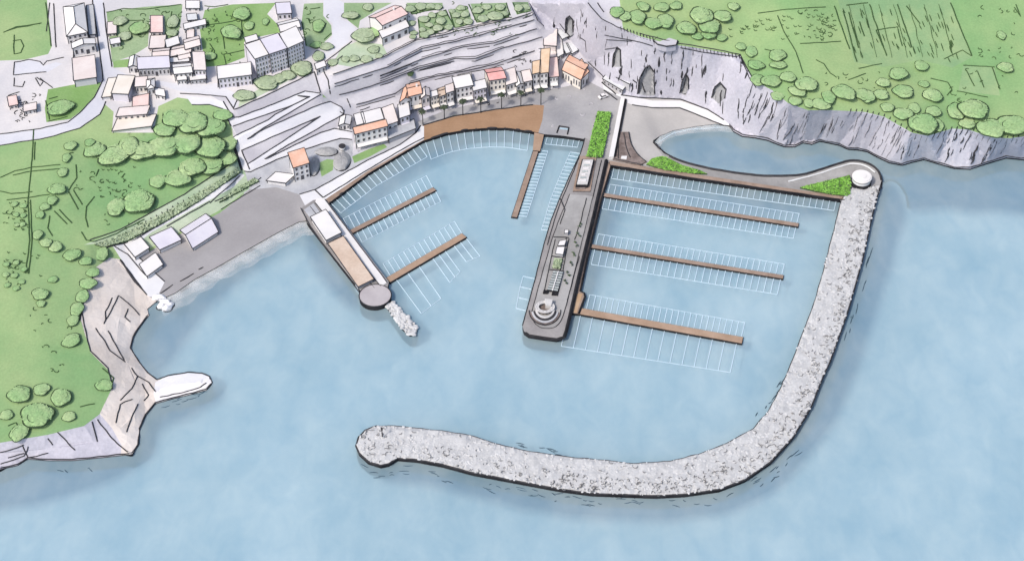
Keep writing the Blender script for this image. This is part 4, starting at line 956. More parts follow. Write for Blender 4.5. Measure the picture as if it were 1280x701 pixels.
    if group == G1 and rows >= 2 and ul > 3:
        am = MB(); n0 = nrm * 2.2; zt2 = min(h * .42, 3.0)
        p0, p1 = a + un * .3, b - un * .3
        q = [p0 + up * zt2 + nrm * .06, p1 + up * zt2 + nrm * .06, p1 + n0 + up * (zt2 - .8), p0 + n0 + up * (zt2 - .8)]
        am.add(q + [x - up * .12 for x in q], [(3, 2, 1, 0), (4, 5, 6, 7), (0, 1, 5, 4), (1, 2, 6, 5), (2, 3, 7, 6), (3, 0, 4, 7)], 0)
        am.rod(q[3], q[2], .14, None, 4, 1); am.rod(q[0], q[3], .1, None, 4, 1); am.rod(q[1], q[2], .1, None, 4, 1)
        for x in (q[2], q[3]): am.rod(x, (x.x, x.y, -.5), .1, None, 4, 1)
        am.build('awning', [(ROOFW, CREAM, LILAC)[int(abs(A[0])) % 3], INK], t)
    return t, lo_, h, a, u, v

G1 = 'waterfront houses behind the palms'; G2 = 'houses of the old town'; G3 = 'white boathouses by the grey beach'
# waterfront, left to right
house('waterfront_house', 'long white waterfront house with narrow orange roof at the promenade bend', (444,168), (484,158), (442,162), 18, 'shed', WHITE, ORANGE, 3, 6, 0.8, group=G1)
house('waterfront_house', 'tall white flat house directly behind the long orange roofed one', (456,155), (479,149), (452,142), 8, 'flat', WHITE, WHITE, 1, 3, group=G1, door=False)
house('waterfront_house', 'small white block left of the tall flat house, beside the terraces', (446,157), (456,154), (443,144), 7, 'flat', WHITE, ROOFW, 1, 2, group=G1, door=False)
house('waterfront_house', 'narrow white house with pale roof between tall flat house and grey shed', (484,157), (497,152), (478,138), 9, 'shed', WHITE, BLUSH, 1, 2, 1.0, group=G1)
house('quay_shed', 'low dark grey roofed shed at the start of the promenade', (486,174), (519,161), (484,163), 5, 'flat', GREYW, GREYR, 0, 0, cat='shed', group=G1)
house('waterfront_house', 'narrow pale lilac house in front of the orange cluster', (500,148), (512,144), (498,132), 13, 'flat', LILAC, ROOFW, 2, 2, group=G1)
house('waterfront_house', 'house with the leftmost orange pitched roof above the first palm', (500,128), (514,123), (505,111), 15, 'gable_front', WHITE, ORANGE, 2, 2, 1.6, group=G1)
house('waterfront_house', 'house with orange roof stepped behind the first palm', (511,121), (527,117), (508,107), 18, 'gable', WHITE, ORANGE, 2, 3, 1.5, group=G1, chimney=True)
house('waterfront_house', 'pink house with white rounded gable right of the orange cluster', (527,123), (537,120), (526,114), 17, 'gable_front', BLUSH, BLUSH, 2, 2, 1.5, group=G1)
house('waterfront_house', 'low cream house right of the pink rounded gable', (538,122), (549,119), (537,116), 15, 'flat', CREAM, ROOFW, 3, 3, group=G1)
house('waterfront_house', 'cream house with sandy roof behind the second palm', (549,121), (558,118), (547,112), 15, 'gable', CREAM, SANDR, 3, 2, 1.0, group=G1)
house('waterfront_house', 'small white house with ochre trimmed roof left of the stepped white house', (558,117), (567,114), (557,108), 18, 'flat', WHITE, BLUSH, 3, 2, group=G1)
house('waterfront_house', 'white stepped house with broad flat roof above the third palm', (570,111), (591,107), (566,100), 18, 'shed', WHITE, ROOFW, 3, 4, 1.4, group=G1)
house('waterfront_house', 'little white attic house on top behind the stepped white house', (575,102), (589,99), (574,95), 6, 'flat', WHITE, ROOFW, 1, 3, group=G1, door=False)
house('waterfront_house', 'grey white house with black windows behind the fourth palm', (592,114), (608,110), (590,104), 17, 'flat', LILAC, ROOFW, 3, 4, group=G1)
house('waterfront_house', 'cream fronted house with the only red pitched roof', (612,101), (632,98), (606,88), 19, 'gable', CREAM, RED, 3, 4, 1.4, group=G1)
house('waterfront_house', 'white house with slanting roof right of the red roofed house', (633,107), (646,103), (630,91), 14, 'shed', WHITE, BLUSH, 2, 3, 1.0, group=G1)
house('waterfront_house', 'narrow white gable house behind the sixth palm', (646,108), (655,105), (641,94), 13, 'gable_front', WHITE, ROOFW, 2, 2, 1.2, group=G1)
house('waterfront_house', 'low white house with tiny tiled lean-to left of the ochre roof', (655,103), (665,101), (652,90), 14, 'flat', WHITE, BLUSH, 2, 2, group=G1)
house('waterfront_house', 'white house with small ochre roof behind the last palm', (666,93), (675,91), (666,80), 20, 'shed', WHITE, OCHRE, 3, 2, 1.0, group=G1)
house('waterfront_house', 'tallest narrow house with long sloping pinkish ochre roof', (675,92), (685,91), (677,66), 20, 'shed', WHITE, OCHRE, 3, 2, 2.0, group=G1)
house('waterfront_house', 'house with pink roof between the tall ochre roof and the orange hall', (687,97), (698,96), (685,76), 12, 'shed', WHITE, PINK, 2, 3, 1.4, group=G1)
house('harbour_hall', 'large hall with broad orange roof at the end of the waterfront', (703,88), (726,100), (712,70), 12, 'gable', CREAM, ORANGE, 1, 7, 1.5, cat='hall', group=G1)
house('waterfront_house', 'small orange roofed annex at the right end of the hall', (727,99), (736,90), (718,84), 12, 'flat', WHITE, ORANGE, 1, 2, group=G1)
house('terrace_house', 'pink house standing high on the slope behind the waterfront', (680,57), (695,58), (681,36), 6, 'flat', BLUSH, BLUSH, 0, 0, group=G1)
house('terrace_house', 'pale pink lower house below the high pink one', (680,74), (698,75), (680,60), 4, 'flat', BLUSH, BLUSH, 1, 3, group=G1, door=False)
house('terrace_house', 'white rounded house beside the stepped greenhouse frames', (697,72), (704,68), (695,54), 5, 'flat', WHITE, ROOFW, 1, 2, group=G1, door=False)
# greenhouse frames on the gully
house('glass_frame', 'upper grey glasshouse on the steep gully', (703,50), (711,46), (692,34), 2, 'shed', GREYW, PALER, 0, 0, 0.6, cat='greenhouse', group='glasshouses on the gully slope')
house('glass_frame', 'lower left grey glasshouse stepping down the gully', (708,68), (714,66), (699,52), 2, 'shed', GREYW, PALER, 0, 0, 0.6, cat='greenhouse', group='glasshouses on the gully slope')
house('glass_frame', 'lower right grey glasshouse stepping down the gully', (715,68), (722,64), (706,51), 2, 'shed', GREYW, PALER, 0, 0, 0.6, cat='greenhouse', group='glasshouses on the gully slope')
# grey building at the foot of the cliff
house('harbour_office', 'pale grey flat roofed building at the foot of the cliff', (754,99), (778,113), (766,84), 5, 'flat', GREYW, PALER, 1, 5, cat='office', group='buildings on the harbour square', door=False)
house('harbour_office', 'small pale grey wing on the rear of the cliff foot building', (771,98), (787,106), (774,91), 2, 'flat', GREYW, PALER, 0, 0, cat='office', group='buildings on the harbour square')
# orange house below the zigzag road
house('roadside_house', 'tall white house with orange roof at the foot of the zigzag road', (367,210), (386,204), (361,194), 17, 'shed', WHITE, ORANGE, 3, 3, 1.2, group='houses below the zigzag road')
house('hut', 'low white hut on the beach below the zigzag road', (334,226), (357,229), (345,216), 3, 'flat', WHITE, ROOFW, 0, 0, cat='hut', group='houses below the zigzag road')
house('hut', 'small grey and white hut among the last zigzag bends', (424,157), (437,156), (426,147), 5, 'gable_front', WHITE, ROOFW, 1, 3, 1.2, cat='hut', group='houses below the zigzag road')
# white boathouses on the beach
house('boathouse', 'largest white boathouse with a lilac front roof slope on the grey beach', (241,310), (272,290), (226,288), 3, 'gable', WHITE, LILAC, 0, 0, 3.0, cat='boathouse', group=G3)
house('boathouse', 'low lilac flat roofed boathouse between the others', (200,312), (226,300), (188,297), 4, 'flat', WHITE, LILAC, 0, 0, cat='boathouse', group=G3)
house('boathouse', 'square white boathouse at the back above the beach corner', (169,321), (186,310), (156,305), 4, 'flat', WHITE, ROOFW, 0, 0, cat='boathouse', group=G3)
house('boathouse', 'square white boathouse nearest the water on the grey beach', (184,345), (203,331), (175,331), 3, 'flat', WHITE, ROOFW, 0, 0, cat='boathouse', group=G3)
# mole building and deck
house('mole_building', 'white flat roofed building on the left mole', (408,300), (426,291), (389,272), 5, 'flat', WHITE, ROOFW, 0, 0, cat='building', group='buildings on the mole', zb=ZM + .02)
house('mole_building', 'long low building with sandy roof terrace next to the mole head', (448,358), (466,349), (411,305), 3, 'flat', GREYW, SANDR, 0, 0, cat='building', group='buildings on the mole', zb=ZM + .02)

# old town on the left
house('town_hall', 'large white building with long hipped roof at the top left road', (84,46), (109,41), (80,10), 9, 'hip', WHITE, ROOFW, 2, 4, 3.0, cat='town hall', group=G2)
house('arcade', 'dark striped arcade along the right side of the hipped roof building', (112,44), (119,43), (109,8), 4, 'flat', GREYW, GREYR, 0, 0, cat='arcade', group=G2)
house('town_house', 'house with drawn scroll front below the hipped roof building', (91,61), (119,55), (90,55), 10, 'gable_front', WHITE, ROOFW, 1, 4, 1.5, group=G2)
house('market_hall', 'big square flat roofed block at the bend of the left road', (93,101), (120,97), (91,74), 8, 'flat', LILAC, BLUSH, 0, 0, cat='hall', group=G2)
house('town_house', 'tiny square blush roofed house beside the vertical road', (135,43), (145,42), (135,29), 3, 'flat', CREAM, BLUSH, 1, 2, group=G2, door=False)
house('town_house', 'white flat house below the tiny square one at the road', (139,56), (150,54), (138,50), 4, 'flat', WHITE, ROOFW, 1, 2, group=G2, door=False)
house('town_house', 'narrow house with rose pink upright roof in the garden', (189,41), (203,41), (189,21), 4, 'flat', BLUSH, PINK, 1, 2, group=G2, door=False)
house('town_house', 'greyish blush house joined below the rose pink roof', (187,61), (205,60), (189,46), 3, 'flat', BLUSH, BLUSH, 0, 0, group=G2)
house('town_house', 'white angular house right of the greyish blush one', (209,60), (224,55), (207,51), 4, 'flat', WHITE, ROOFW, 1, 2, group=G2, door=False)
house('town_house', 'long cream roofed house running diagonally through the old town', (213,71), (238,66), (216,60), 4, 'gable', CREAM, BLUSH, 1, 5, 1.2, group=G2, door=False)
house('town_house', 'cream house with steep roof at the garden end of the diagonal row', (232,62), (250,57), (230,51), 6, 'gable', CREAM, BLUSH, 1, 3, 1.2, group=G2, door=False)
house('town_house', 'white house with rounded blush roof left in the diagonal row', (191,72), (211,70), (192,63), 5, 'gable', WHITE, BLUSH, 1, 4, 1.0, group=G2, door=False)
house('town_house', 'lilac row house with dark windowed front below the diagonal row', (173,87), (212,85), (172,73), 9, 'flat', GREYW, LILAC, 1, 8, group=G2, winw=0.6)
house('town_house', 'small white gabled house at the left end of the lilac row', (161,84), (172,84), (163,72), 7, 'gable_front', WHITE, ROOFW, 1, 2, 1.2, group=G2)
house('town_house', 'long white strip house behind the lilac row', (193,80), (236,77), (192,75), 4, 'flat', WHITE, ROOFW, 0, 0, group=G2)
house('town_house', 'white house with dark jagged front at the road, right of lilac row', (218,93), (240,91), (216,82), 9, 'gable', WHITE, ROOFW, 2, 4, 1.2, group=G2)
house('town_house', 'pink walled corner house with white front at the right of the row', (243,88), (257,88), (241,66), 12, 'flat', LILAC, BLUSH, 2, 3, group=G2)
house('town_house', 'white square house between corner house and green garden', (243,80), (252,79), (243,73), 5, 'flat', WHITE, ROOFW, 0, 0, group=G2)
house('town_house', 'L shaped white house with long arm at the top garden', (231,37), (257,31), (230,31), 4, 'flat', WHITE, ROOFW, 1, 4, group=G2, door=False)
house('town_house', 'small pink wing below the L shaped house', (234,48), (242,47), (234,38), 3, 'flat', BLUSH, BLUSH, 0, 0, group=G2)
house('town_house', 'little white house cut by the top edge near the gardens', (233,11), (249,11), (233,2), 3, 'flat', WHITE, ROOFW, 1, 2, group=G2, door=False)
house('town_house', 'box house with tall cream roof at the road junction', (140,117), (160,118), (148,95), 9, 'flat', LILAC, CREAM, 0, 0, group=G2)
house('town_house', 'small cream house with dark roof edge right of the box house', (169,109), (183,108), (170,99), 7, 'shed', CREAM, BLUSH, 1, 3, 0.8, group=G2, door=False)
house('town_house', 'little round ended white house beside the small cream one', (184,112), (193,110), (184,101), 8, 'hip', WHITE, ROOFW, 1, 2, 1.0, group=G2, door=False)
house('town_house', 'pink roofed terrace house stepping down towards the wood', (166,141), (185,137), (167,124), 4, 'shed', BLUSH, PINK, 0, 0, 1.0, group=G2)
house('town_house', 'lower blush step of the pink terrace house', (146,146), (183,143), (150,137), 5, 'shed', BLUSH, BLUSH, 1, 5, 0.6, group=G2, door=False)
house('town_house', 'large cream flat roof at the edge of the wood', (141,164), (189,158), (147,150), 3, 'flat', WHITE, CREAM, 0, 0, group=G2)
house('town_house', 'white flat roofed house with dotted window front near the bushes', (273,99), (314,94), (272,84), 12, 'flat', LILAC, ROOFW, 2, 8, group=G2, winw=0.5)
house('apartment_block', 'long apartment block facing the bushes, left half with tall windows', (319,74), (337,68), (307,57), 23, 'flat', LILAC, ROOFW, 4, 5, cat='apartment block', group=G2, winw=0.5, winh=0.6)
house('apartment_block', 'middle part of the apartment block with the deepest window grid', (337,68), (358,61), (326,50), 24, 'flat', LILAC, LILAC, 5, 6, cat='apartment block', group=G2, winw=0.5, winh=0.6)
house('apartment_block', 'right end of the apartment block beside the garden', (359,61), (379,52), (350,43), 23, 'flat', LILAC, ROOFW, 5, 6, cat='apartment block', group=G2, winw=0.5, winh=0.6)
house('town_house', 'white house with folded roof just above the apartment block', (351,40), (375,34), (347,30), 5, 'gable', WHITE, ROOFW, 0, 0, 1.4, group=G2)
house('town_house', 'lilac square roofed house at the top edge above the apartments', (347,18), (364,17), (345,5), 7, 'flat', LILAC, LILAC, 1, 3, group=G2, door=False)
house('town_house', 'small white house left of the apartment block roof', (308,54), (322,50), (306,48), 4, 'flat', WHITE, ROOFW, 0, 0, group=G2)
house('villa', 'long pink roofed villa with dark windows on the hill', (478,32), (509,18), (462,22), 13, 'gable', WHITE, PINK, 1, 5, 2.2, cat='villa', group=G2, chimney=True)
house('villa', 'white front annex of the pink roofed villa', (478,48), (511,34), (474,40), 9, 'flat', WHITE, ROOFW, 1, 4, cat='villa', group=G2)
house('hut', 'small white gatehouse on the road above the terraces', (396,87), (407,83), (394,81), 6, 'flat', WHITE, ROOFW, 1, 2, cat='hut', group=G2, door=False)
house('town_house', 'pink house on the far left among scribbled plots', (12,133), (22,131), (10,122), 4, 'flat', BLUSH, PINK, 1, 2, group=G2, door=False)
house('town_house', 'low white house right of the far left pink house', (30,140), (45,137), (30,132), 4, 'flat', WHITE, BLUSH, 1, 3, group=G2, door=False)
for lb, A, B, D, f, rf2, wm, rm2, r_, c_ in [
 ('tiny blush roof between the garden path and the diagonal row', (196,83), (206,82), (196,77), 3, 'flat', WHITE, BLUSH, 0, 0),
 ('tiny white lean-to in front of the jagged white house', (222,101), (233,100), (221,95), 5, 'shed', WHITE, ROOFW, 1, 3),
 ('small dark fronted house at the road below the corner house', (238,101), (257,99), (237,94), 5, 'flat', GREYW, ROOFW, 1, 4),
 ('narrow cream house squeezed above the long white strip', (224,75), (238,72), (222,68), 4, 'gable', CREAM, BLUSH, 1, 3),
 ('white shed at the left end of the lilac row by the lawn', (163,80), (169,79), (163,73), 3, 'flat', WHITE, ROOFW, 0, 0),
 ('small grey roofed house below the top edge house', (235,26), (246,25), (234,19), 3, 'flat', WHITE, PALER, 1, 2),
 ('cream porch house on the slope beside the box house', (128,122), (138,121), (136,99), 3, 'flat', WHITE, CREAM, 0, 0),
 ('white low house at the road end right of the round ended house', (195,119), (206,121), (194,112), 4, 'shed', WHITE, ROOFW, 1, 2)]:
    house('town_house', lb, A, B, D, f, rf2, wm, rm2, r_, c_, 0.7, group=G2, door=False)
# retaining walls of the terraces
WL = ['topmost retaining wall, directly below the orchard plots','second retaining wall from the top of the terraces','third retaining wall, in the middle of the terraces','fourth retaining wall down, above the waterfront lane','lowest retaining wall, just behind the waterfront roofs']
for pl, lb in zip(WALLS, WL):
    mb = MB(); pts = [drape(x, y - 1.8, 0.1) for x, y in wob(pl, 0.7, 5)]
    mb.line(pts, 0.5, 0, th=0.3)
    pts = [drape(x, y + 1.8, 0.1) for x, y in wob(pl, 0.9, 5)]
    k = 0
    while k < len(pts) - 3:
        L = random.randint(3, 12)
        if random.random() < 0.55: mb.line(pts[k:k + L], 0.6, 0, True)
        k += L
    o = mb.build('retaining_wall', INK); tag(o, 'dark ' + lb, 'wall', 'terrace retaining walls')

# white wall between square and sand beach
mb = MB(); A_, B_ = [(779,122),(764,196)], None
p = [P(x, y, 4.0) for x, y in [(776,122),(781,122),(767,196),(761,196)]]
mb.prism(p, 1.5, 4.0, 0, 0); mb.line([P(x, y, 3.2) for x, y in densify([(782,124),(768,196)], 5)], 1.6, 1, th=0.3)
tag(mb.build('beach_wall', [ROOFW, BLACK]), 'white wall dividing the grey square from the pale sand', 'wall')
# slipway
t = thing('slipway', 'dark brown flared stone slipway beside the white wall', 'slipway', P(782, 186, 2)); o0 = rel(t)
SL = [(767,165),(786,165),(788,178),(795,191),(808,202),(800,206),(766,199)]
mb = MB(); mb.prism([P(x, y, 2.9) for x, y in SL], 1.5, 2.9, 0); mb.build('bed', SLIP, t, o0)
mb = MB()
for pl in [[(786,165),(788,178),(795,191),(808,202)],[(780,166),(782,182),(788,197)],[(773,166),(773,198)],[(767,198),(804,206)]]: mb.line([P(x, y, 3.0) for x, y in wob(smooth_line(pl), 0.5, 3)], 0.6)
mb.build('rail', INK, t, o0)
mb = MB(); mb.prism([P(x, y, 3.3) for x, y in [(777,195),(784,195),(783,199),(776,198)]], 2.8, 3.3); mb.build('hatch', ROOFW, t, o0)

# viewing platform on the cliff edge
c = drape(829, 54, 0); t = thing('viewing_platform', 'small grey railed platform jutting from the clifftop edge', 'platform', c); o0 = rel(t); zz = c.z
VP = [(817,51),(822,46),(838,48),(847,51),(845,57),(833,58.5),(823,56)]
mb = MB(); mb.prism([P(x, y, zz + .6) for x, y in VP], zz - 3, zz + .6, 0, 1); mb.build('floor', [TERR, CLIFF], t, o0)
mb = MB(); mb.line([P(x, y, zz + .9) for x, y in wob([(822,47),(817,51),(822,56),(833,58.5),(845,57),(847,51)], .2, 3)], 0.6, th=0.6); mb.build('rail', INK, t, o0)
# round tower
t = thing('round_tower', 'round white tower with dark gallery where breakwater meets causeway', 'tower', P(1076, 229, 2.4))
def drum(mb, r, z0, z1, mi=0, n=32, top=True, cx=0, cy=0):
    vs = [(cx + r * math.cos(2 * math.pi * k / n), cy + r * math.sin(2 * math.pi * k / n), z) for z in (z0, z1) for k in range(n)]
    mb.add(vs, [(k, (k + 1) % n, n + (k + 1) % n, n + k) for k in range(n)] + ([tuple(range(n, 2 * n))] if top else []), mi)
mb = MB(); drum(mb, 5.4, -1, 2.0); mb.build('base_ring', BLACK, t)
mb = MB(); drum(mb, 4.9, 1.5, 4.2); mb.build('wall', PALER, t)
mb = MB(); drum(mb, 5.1, 3.6, 4.0); mb.build('gallery', INK, t)
mb = MB(); drum(mb, 5.2, 4.05, 4.9); drum(mb, 4.6, 4.9, 5.3); drum(mb, 2.2, 5.3, 5.6); mb.build('roof', ROOFW, t)
# curved sea wall round the tower and along the cove
t = thing('sea_wall', 'thin curved sea wall between the cove and the round tower', 'wall', P(1020, 214, 2)); o0 = rel(t)
mb = MB(); mb.line([drape(x, y, 0.3) for x, y in wob(smooth_line([(817,178),(830,192),(850,202),(880,210),(920,217),(960,221),(1000,220),(1020,214),(1045,206),(1065,200),(1085,204),(1098,213),(1102,224),(1101,236)]), 0.4, 4)], 1.3, th=0.9); mb.build('parapet_or_shade_strip', INK, t, o0)
mb = MB(); mb.line([drape(x, y, 0.3) for x, y in wob(smooth_line([(985,227),(1015,220),(1045,210),(1065,204),(1082,207),(1094,216)]), 0.4, 4)], 1.1, th=0.4); mb.build('walkway', PALER, t, o0)

# ------------------------------------------------------------------ buildings on the pier
t = thing('pavilion', 'pavilion with pale panelled roof and dark walls at the pier root', 'pavilion', P(731, 220, ZP)); o0 = rel(t)
def roofed(pts_px, z0, z1, mb, mt, ms): mb.prism([P(x, y, z1) for x, y in pts_px], z0, z1, mt, ms)
mb = MB(); roofed([(725,195),(746,195),(738,239),(716,239)], ZP - .1, ZP + 0.5, mb, 0, 1); mb.build('terrace', [WOOD, INK], t, o0)
mb = MB(); roofed([(727.5,199),(743,199),(735,232),(719.5,232)], ZP + .3, ZP + 2.2, mb, 0, 0); mb.build('wall', BLACK, t, o0)
ZR = ZP + 2.7
mb = MB(); roofed([(728.7,199.5),(741.6,199.5),(734.2,230),(721,230)], ZR - .5, ZR, mb, 0, 0); rf_ = mb.build('roof', [STEPM], t, o0)
for k in range(7):
    f = (k + 0.5) / 7; cx_, cy_ = 735.2 + (727.6 - 735.2) * f, 201 + 27 * f
    mb = MB(); q = P(cx_, cy_, ZR); mb.box((q.x - 1.7, q.y - .5, ZR + .003), (random.uniform(2.2, 3.6), 0, 0), (0.2, 1.0, 0), (0, 0, 0.35)); mb.build('skylight', [GLAZE if k % 2 else WHITE], rf_, o0)
mb = MB(); roofed([(721,229),(733,229),(731.5,236),(719.5,236)], ZP + .3, ZP + .9, mb, 0, 0); mb.build('steps', [SLIP], t, o0)
for k, (px, py) in enumerate([(723,233),(731,233)]):
    mb = MB(); q = P(px, py, ZP); mb.rod((q.x, q.y, ZP + .4), (q.x, q.y, ZP + 2.6), .28, .25); mb.build('post', [ROOFW], t, o0)
def kiosk(label, quad, h, g='white kiosks on the pier'):
    c = P(sum(p[0] for p in quad) / 4, sum(p[1] for p in quad) / 4, ZP); t = thing('kiosk', label, 'kiosk', c, g); o0 = rel(t)
    mb = MB(); roofed(quad, ZP, ZP + h, mb, 0, 0); mb.build('wall', GREYW, t, o0)
    q2 = [P(x, y, ZP + h) for x, y in quad]; cc = sum(q2, Vector()) / 4
    mb = MB(); mb.prism([cc + (p - cc) * 1.08 for p in q2], ZP + h, ZP + h + .4, 0); 
    for i in range(4): mb.rod(cc + (q2[i] - cc) * 1.1 + Vector((0,0,.4)), cc + (q2[(i + 1) % 4] - cc) * 1.1 + Vector((0,0,.4)), .18, None, 4, 1)
    mb.build('roof', [ROOFW, INK], t, o0)
kiosk('upper bright white kiosk on the central pier', [(699.5,302),(707.5,300.5),(705.5,307),(697.5,307.5)], 1.8)
kiosk('lower bright white kiosk on the central pier', [(696.5,309.5),(705.5,309.5),(703.5,318.5),(694.5,317.5)], 2.0)
kiosk('tiny white kiosk with round top above the other pier kiosks', [(706,288),(710.5,288),(710,292),(705.5,292)], 1.6)
# glazed pergola
t = thing('pergola', 'long glazed pergola with dark ribs in the middle of the pier', 'pergola', P(695, 350, ZP)); o0 = rel(t)
mb = MB(); roofed([(692,338),(704,339),(697,364),(684,362)], ZP, ZP + 1.4, mb, 0, 1); mb.build('roof', [GLAZE, INK], t, o0)
for k in range(9):
    f = k / 8; mb = MB(); mb.rod(P(692 - 8 * f, 338 + 24 * f, ZP + 1.55), P(704 - 7 * f, 339 + 25 * f, ZP + 1.55), .16, None, 4); mb.build('rib', INK, t, o0)
mb = MB(); mb.rod(P(698, 339, ZP + 1.7), P(690.5, 363, ZP + 1.7), .3, None, 4); mb.build('ridge', ROOFW, t, o0)
# amphitheatre
c = P(681, 387, ZP)
t = thing('amphitheatre', 'white ringed amphitheatre with curved steps at the pier head', 'amphitheatre', c)
def ringm(mb, r0, r1, z0, z1, a0=0, a1=360, sx=1.0, sy=1.0, n=36, cy=0.0):
    P0 = []
    for k in range(n + 1):
        a = R(a0 + (a1 - a0) * k / n); P0.append((math.cos(a), math.sin(a)))
    for (c0, s0), (c1, s1) in zip(P0, P0[1:]):
        vs = [(r * cc * sx, r * ss * sy + cy, z) for r, z in ((r0, z0), (r1, z0), (r1, z1), (r0, z1)) for cc, ss in ((c0, s0), (c1, s1))]
        mb.add(vs, [(0, 2, 3, 1), (2, 4, 5, 3), (4, 6, 7, 5), (6, 0, 1, 7)], 0)
mb = MB(); ringm(mb, 3.0, 4.9, 1.7, 2.2, sx=1.0, sy=0.85); mb.build('canopy_ring', STEPM, t)
mb = MB(); drum(mb, 3.4, 0, 0.4); mb.build('stage', SLIP, t)
mb = MB()
for k in range(14):
    a = 2 * math.pi * k / 14; mb.rod((4.0 * math.cos(a), 3.4 * math.sin(a), 0), (4.0 * math.cos(a), 3.4 * math.sin(a), 2.3), .18, None, 5)
mb.build('colonnade', INK, t)
for k in range(4):
    mb = MB(); ringm(mb, 4.2 + k * 0.95, 5.15 + k * 0.95, 0.1, 1.7 - k * 0.4, 190, 350, sx=0.95, sy=1.25, cy=-0.8); mb.build('step', (STEPM, INK, GREYR, SLIP)[k], t)
mb = MB(); ringm(mb, 8.0, 8.4, 0.1, 0.6, 180, 362, sx=0.95, sy=1.2, n=30, cy=-0.8); mb.build('kerb', INK, t)
mb = MB(); q = [P(x, y, ZP + 3.1) - c for x, y in [(681,373),(691,374),(689,382),(682,381)]]; mb.prism(q, 0, 3.1 - 0.0); mb.build('gate_house', STEPM, t)
# benches of dark stone beside the pergola
for x, y, lb in [(682,366,'left dark block between pergola and amphitheatre'),(693,368,'right dark block between pergola and amphitheatre')]:
    q = P(x, y, ZP); mb = MB(); mb.prism([(q.x + dx, q.y + dy) for dx, dy in ((-1.4,-.9),(1.1,-1.1),(1.5,.8),(-1,1.1))], ZP, ZP + 1.1)
    tag(mb.build('stone_block', BLACK, origin=(q.x, q.y, ZP)), lb, 'block', 'dark blocks on the pier')

# ------------------------------------------------------------------ foliage
def leaf(mb, p, s, rnd, mi, tilt=.55):
    n = Vector((rnd.gauss(0, tilt), rnd.gauss(0, tilt), 1)).normalized(); x = n.orthogonal().normalized(); y = n.cross(x)
    a = rnd.uniform(0, 6.28); x, y = x * math.cos(a) + y * math.sin(a), y * math.cos(a) - x * math.sin(a); p = Vector(p)
    mb.add([p - x * s - y * s * .5, p + x * s - y * s * .5, p + x * s * .8 + y * s * .6, p - x * s * .7 + y * s * .6], [(0, 1, 2, 3)], mi)
def crown_mesh(seed, lm):
    """unit crown: broad dome of leaf clumps with a ragged darker rim of drooping leaves"""
    rnd = random.Random(seed); mb = MB(); lobes = []
    for k in range(7):
        a = 2 * math.pi * k / 7 + rnd.uniform(-.3, .3); r = rnd.uniform(.42, .58); lobes.append((r * math.cos(a), r * math.sin(a), rnd.uniform(.36, .5)))
    lobes.append((0, 0, .62))
    nseg, nr = 36, 7
    def hgt(x, y):
        z = 0
        for lx, ly, lr in lobes:
            q = 1 - ((x - lx) ** 2 + (y - ly) ** 2) / lr ** 2
            if q > 0: z = max(z, (.34 + .12 * (lr > .6)) * math.sqrt(q))
        return z
    vs = [(0, 0, hgt(0, 0))]
    rim = [1 + .06 * math.sin(3 * t_ + seed) + .05 * math.sin(5 * t_ + 2 * seed) for t_ in [2 * math.pi * k / nseg for k in range(nseg)]]
    for j in range(1, nr + 1):
        for k in range(nseg):
            a = 2 * math.pi * k / nseg; r = j / nr * .97 * rim[k]; x, y = r * math.cos(a), r * math.sin(a)
            vs.append((x, y, hgt(x, y) * (1 if j < nr else .2) + rnd.uniform(-.02, .02) - (.06 if j == nr else 0)))
    fs = [(0, 1 + k, 1 + (k + 1) % nseg) for k in range(nseg)]
    for j in range(nr - 1):
        for k in range(nseg):
            a = 1 + j * nseg + k; b = 1 + j * nseg + (k + 1) % nseg; fs.append((a, a + nseg, b + nseg, b))
    mb.add(vs, fs, 0)
    for _ in range(210):
        a = rnd.uniform(0, 6.28); r = math.sqrt(rnd.random()) * .95; x, y = r * math.cos(a), r * math.sin(a)
        leaf(mb, (x, y, hgt(x, y) + .03), rnd.uniform(.05, .10), rnd, 0, .3)
    for k in range(96):
        a = 2 * math.pi * k / 96; i = int(k / 96 * nseg) % nseg
        dens = .5 + .5 * noise.noise(Vector((math.cos(a) * 1.3, math.sin(a) * 1.3, seed)))
        if rnd.random() > .72 + .5 * dens: continue
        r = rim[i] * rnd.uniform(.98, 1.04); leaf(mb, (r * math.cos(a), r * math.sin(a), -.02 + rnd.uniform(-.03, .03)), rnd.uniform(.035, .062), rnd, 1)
    ring_ = []; start = rnd.randrange(60)
    for k in range(61):
        a = 2 * math.pi * (k + start) / 60; rr2 = 1.03 + .06 * math.sin(3 * a + seed) + .05 * math.sin(5 * a + 2 * seed) + rnd.uniform(-.012, .012)
        ring_.append((rr2 * math.cos(a), rr2 * math.sin(a), -.02))
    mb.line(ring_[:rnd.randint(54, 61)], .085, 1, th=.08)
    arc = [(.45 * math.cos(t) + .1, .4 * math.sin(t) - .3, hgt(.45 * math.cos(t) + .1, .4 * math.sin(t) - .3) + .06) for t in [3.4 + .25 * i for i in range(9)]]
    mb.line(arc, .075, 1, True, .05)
    me = bpy.data.meshes.new('crown'); me.from_pydata(mb.v, [], mb.f); me.materials.append(lm); me.materials.append(RIMG)
    me.polygons.foreach_set('material_index', mb.m); return me
def trunk_mesh():
    mb = MB(); mb.rod((0,0,-.4),(0.02,0,.55),.075,.05,7)
    for k in range(5):
        a = k * 1.26; mb.rod((0.02,0,.5),(.5 * math.cos(a), .5 * math.sin(a), .86), .04, .018, 5)
    me = bpy.data.meshes.new('trunk'); me.from_pydata(mb.v, [], mb.f); me.materials.append(BARK); return me
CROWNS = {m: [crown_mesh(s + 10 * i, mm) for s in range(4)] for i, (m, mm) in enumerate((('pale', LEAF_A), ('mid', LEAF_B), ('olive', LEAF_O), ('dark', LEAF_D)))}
TRUNK = trunk_mesh()
tree_n = 0
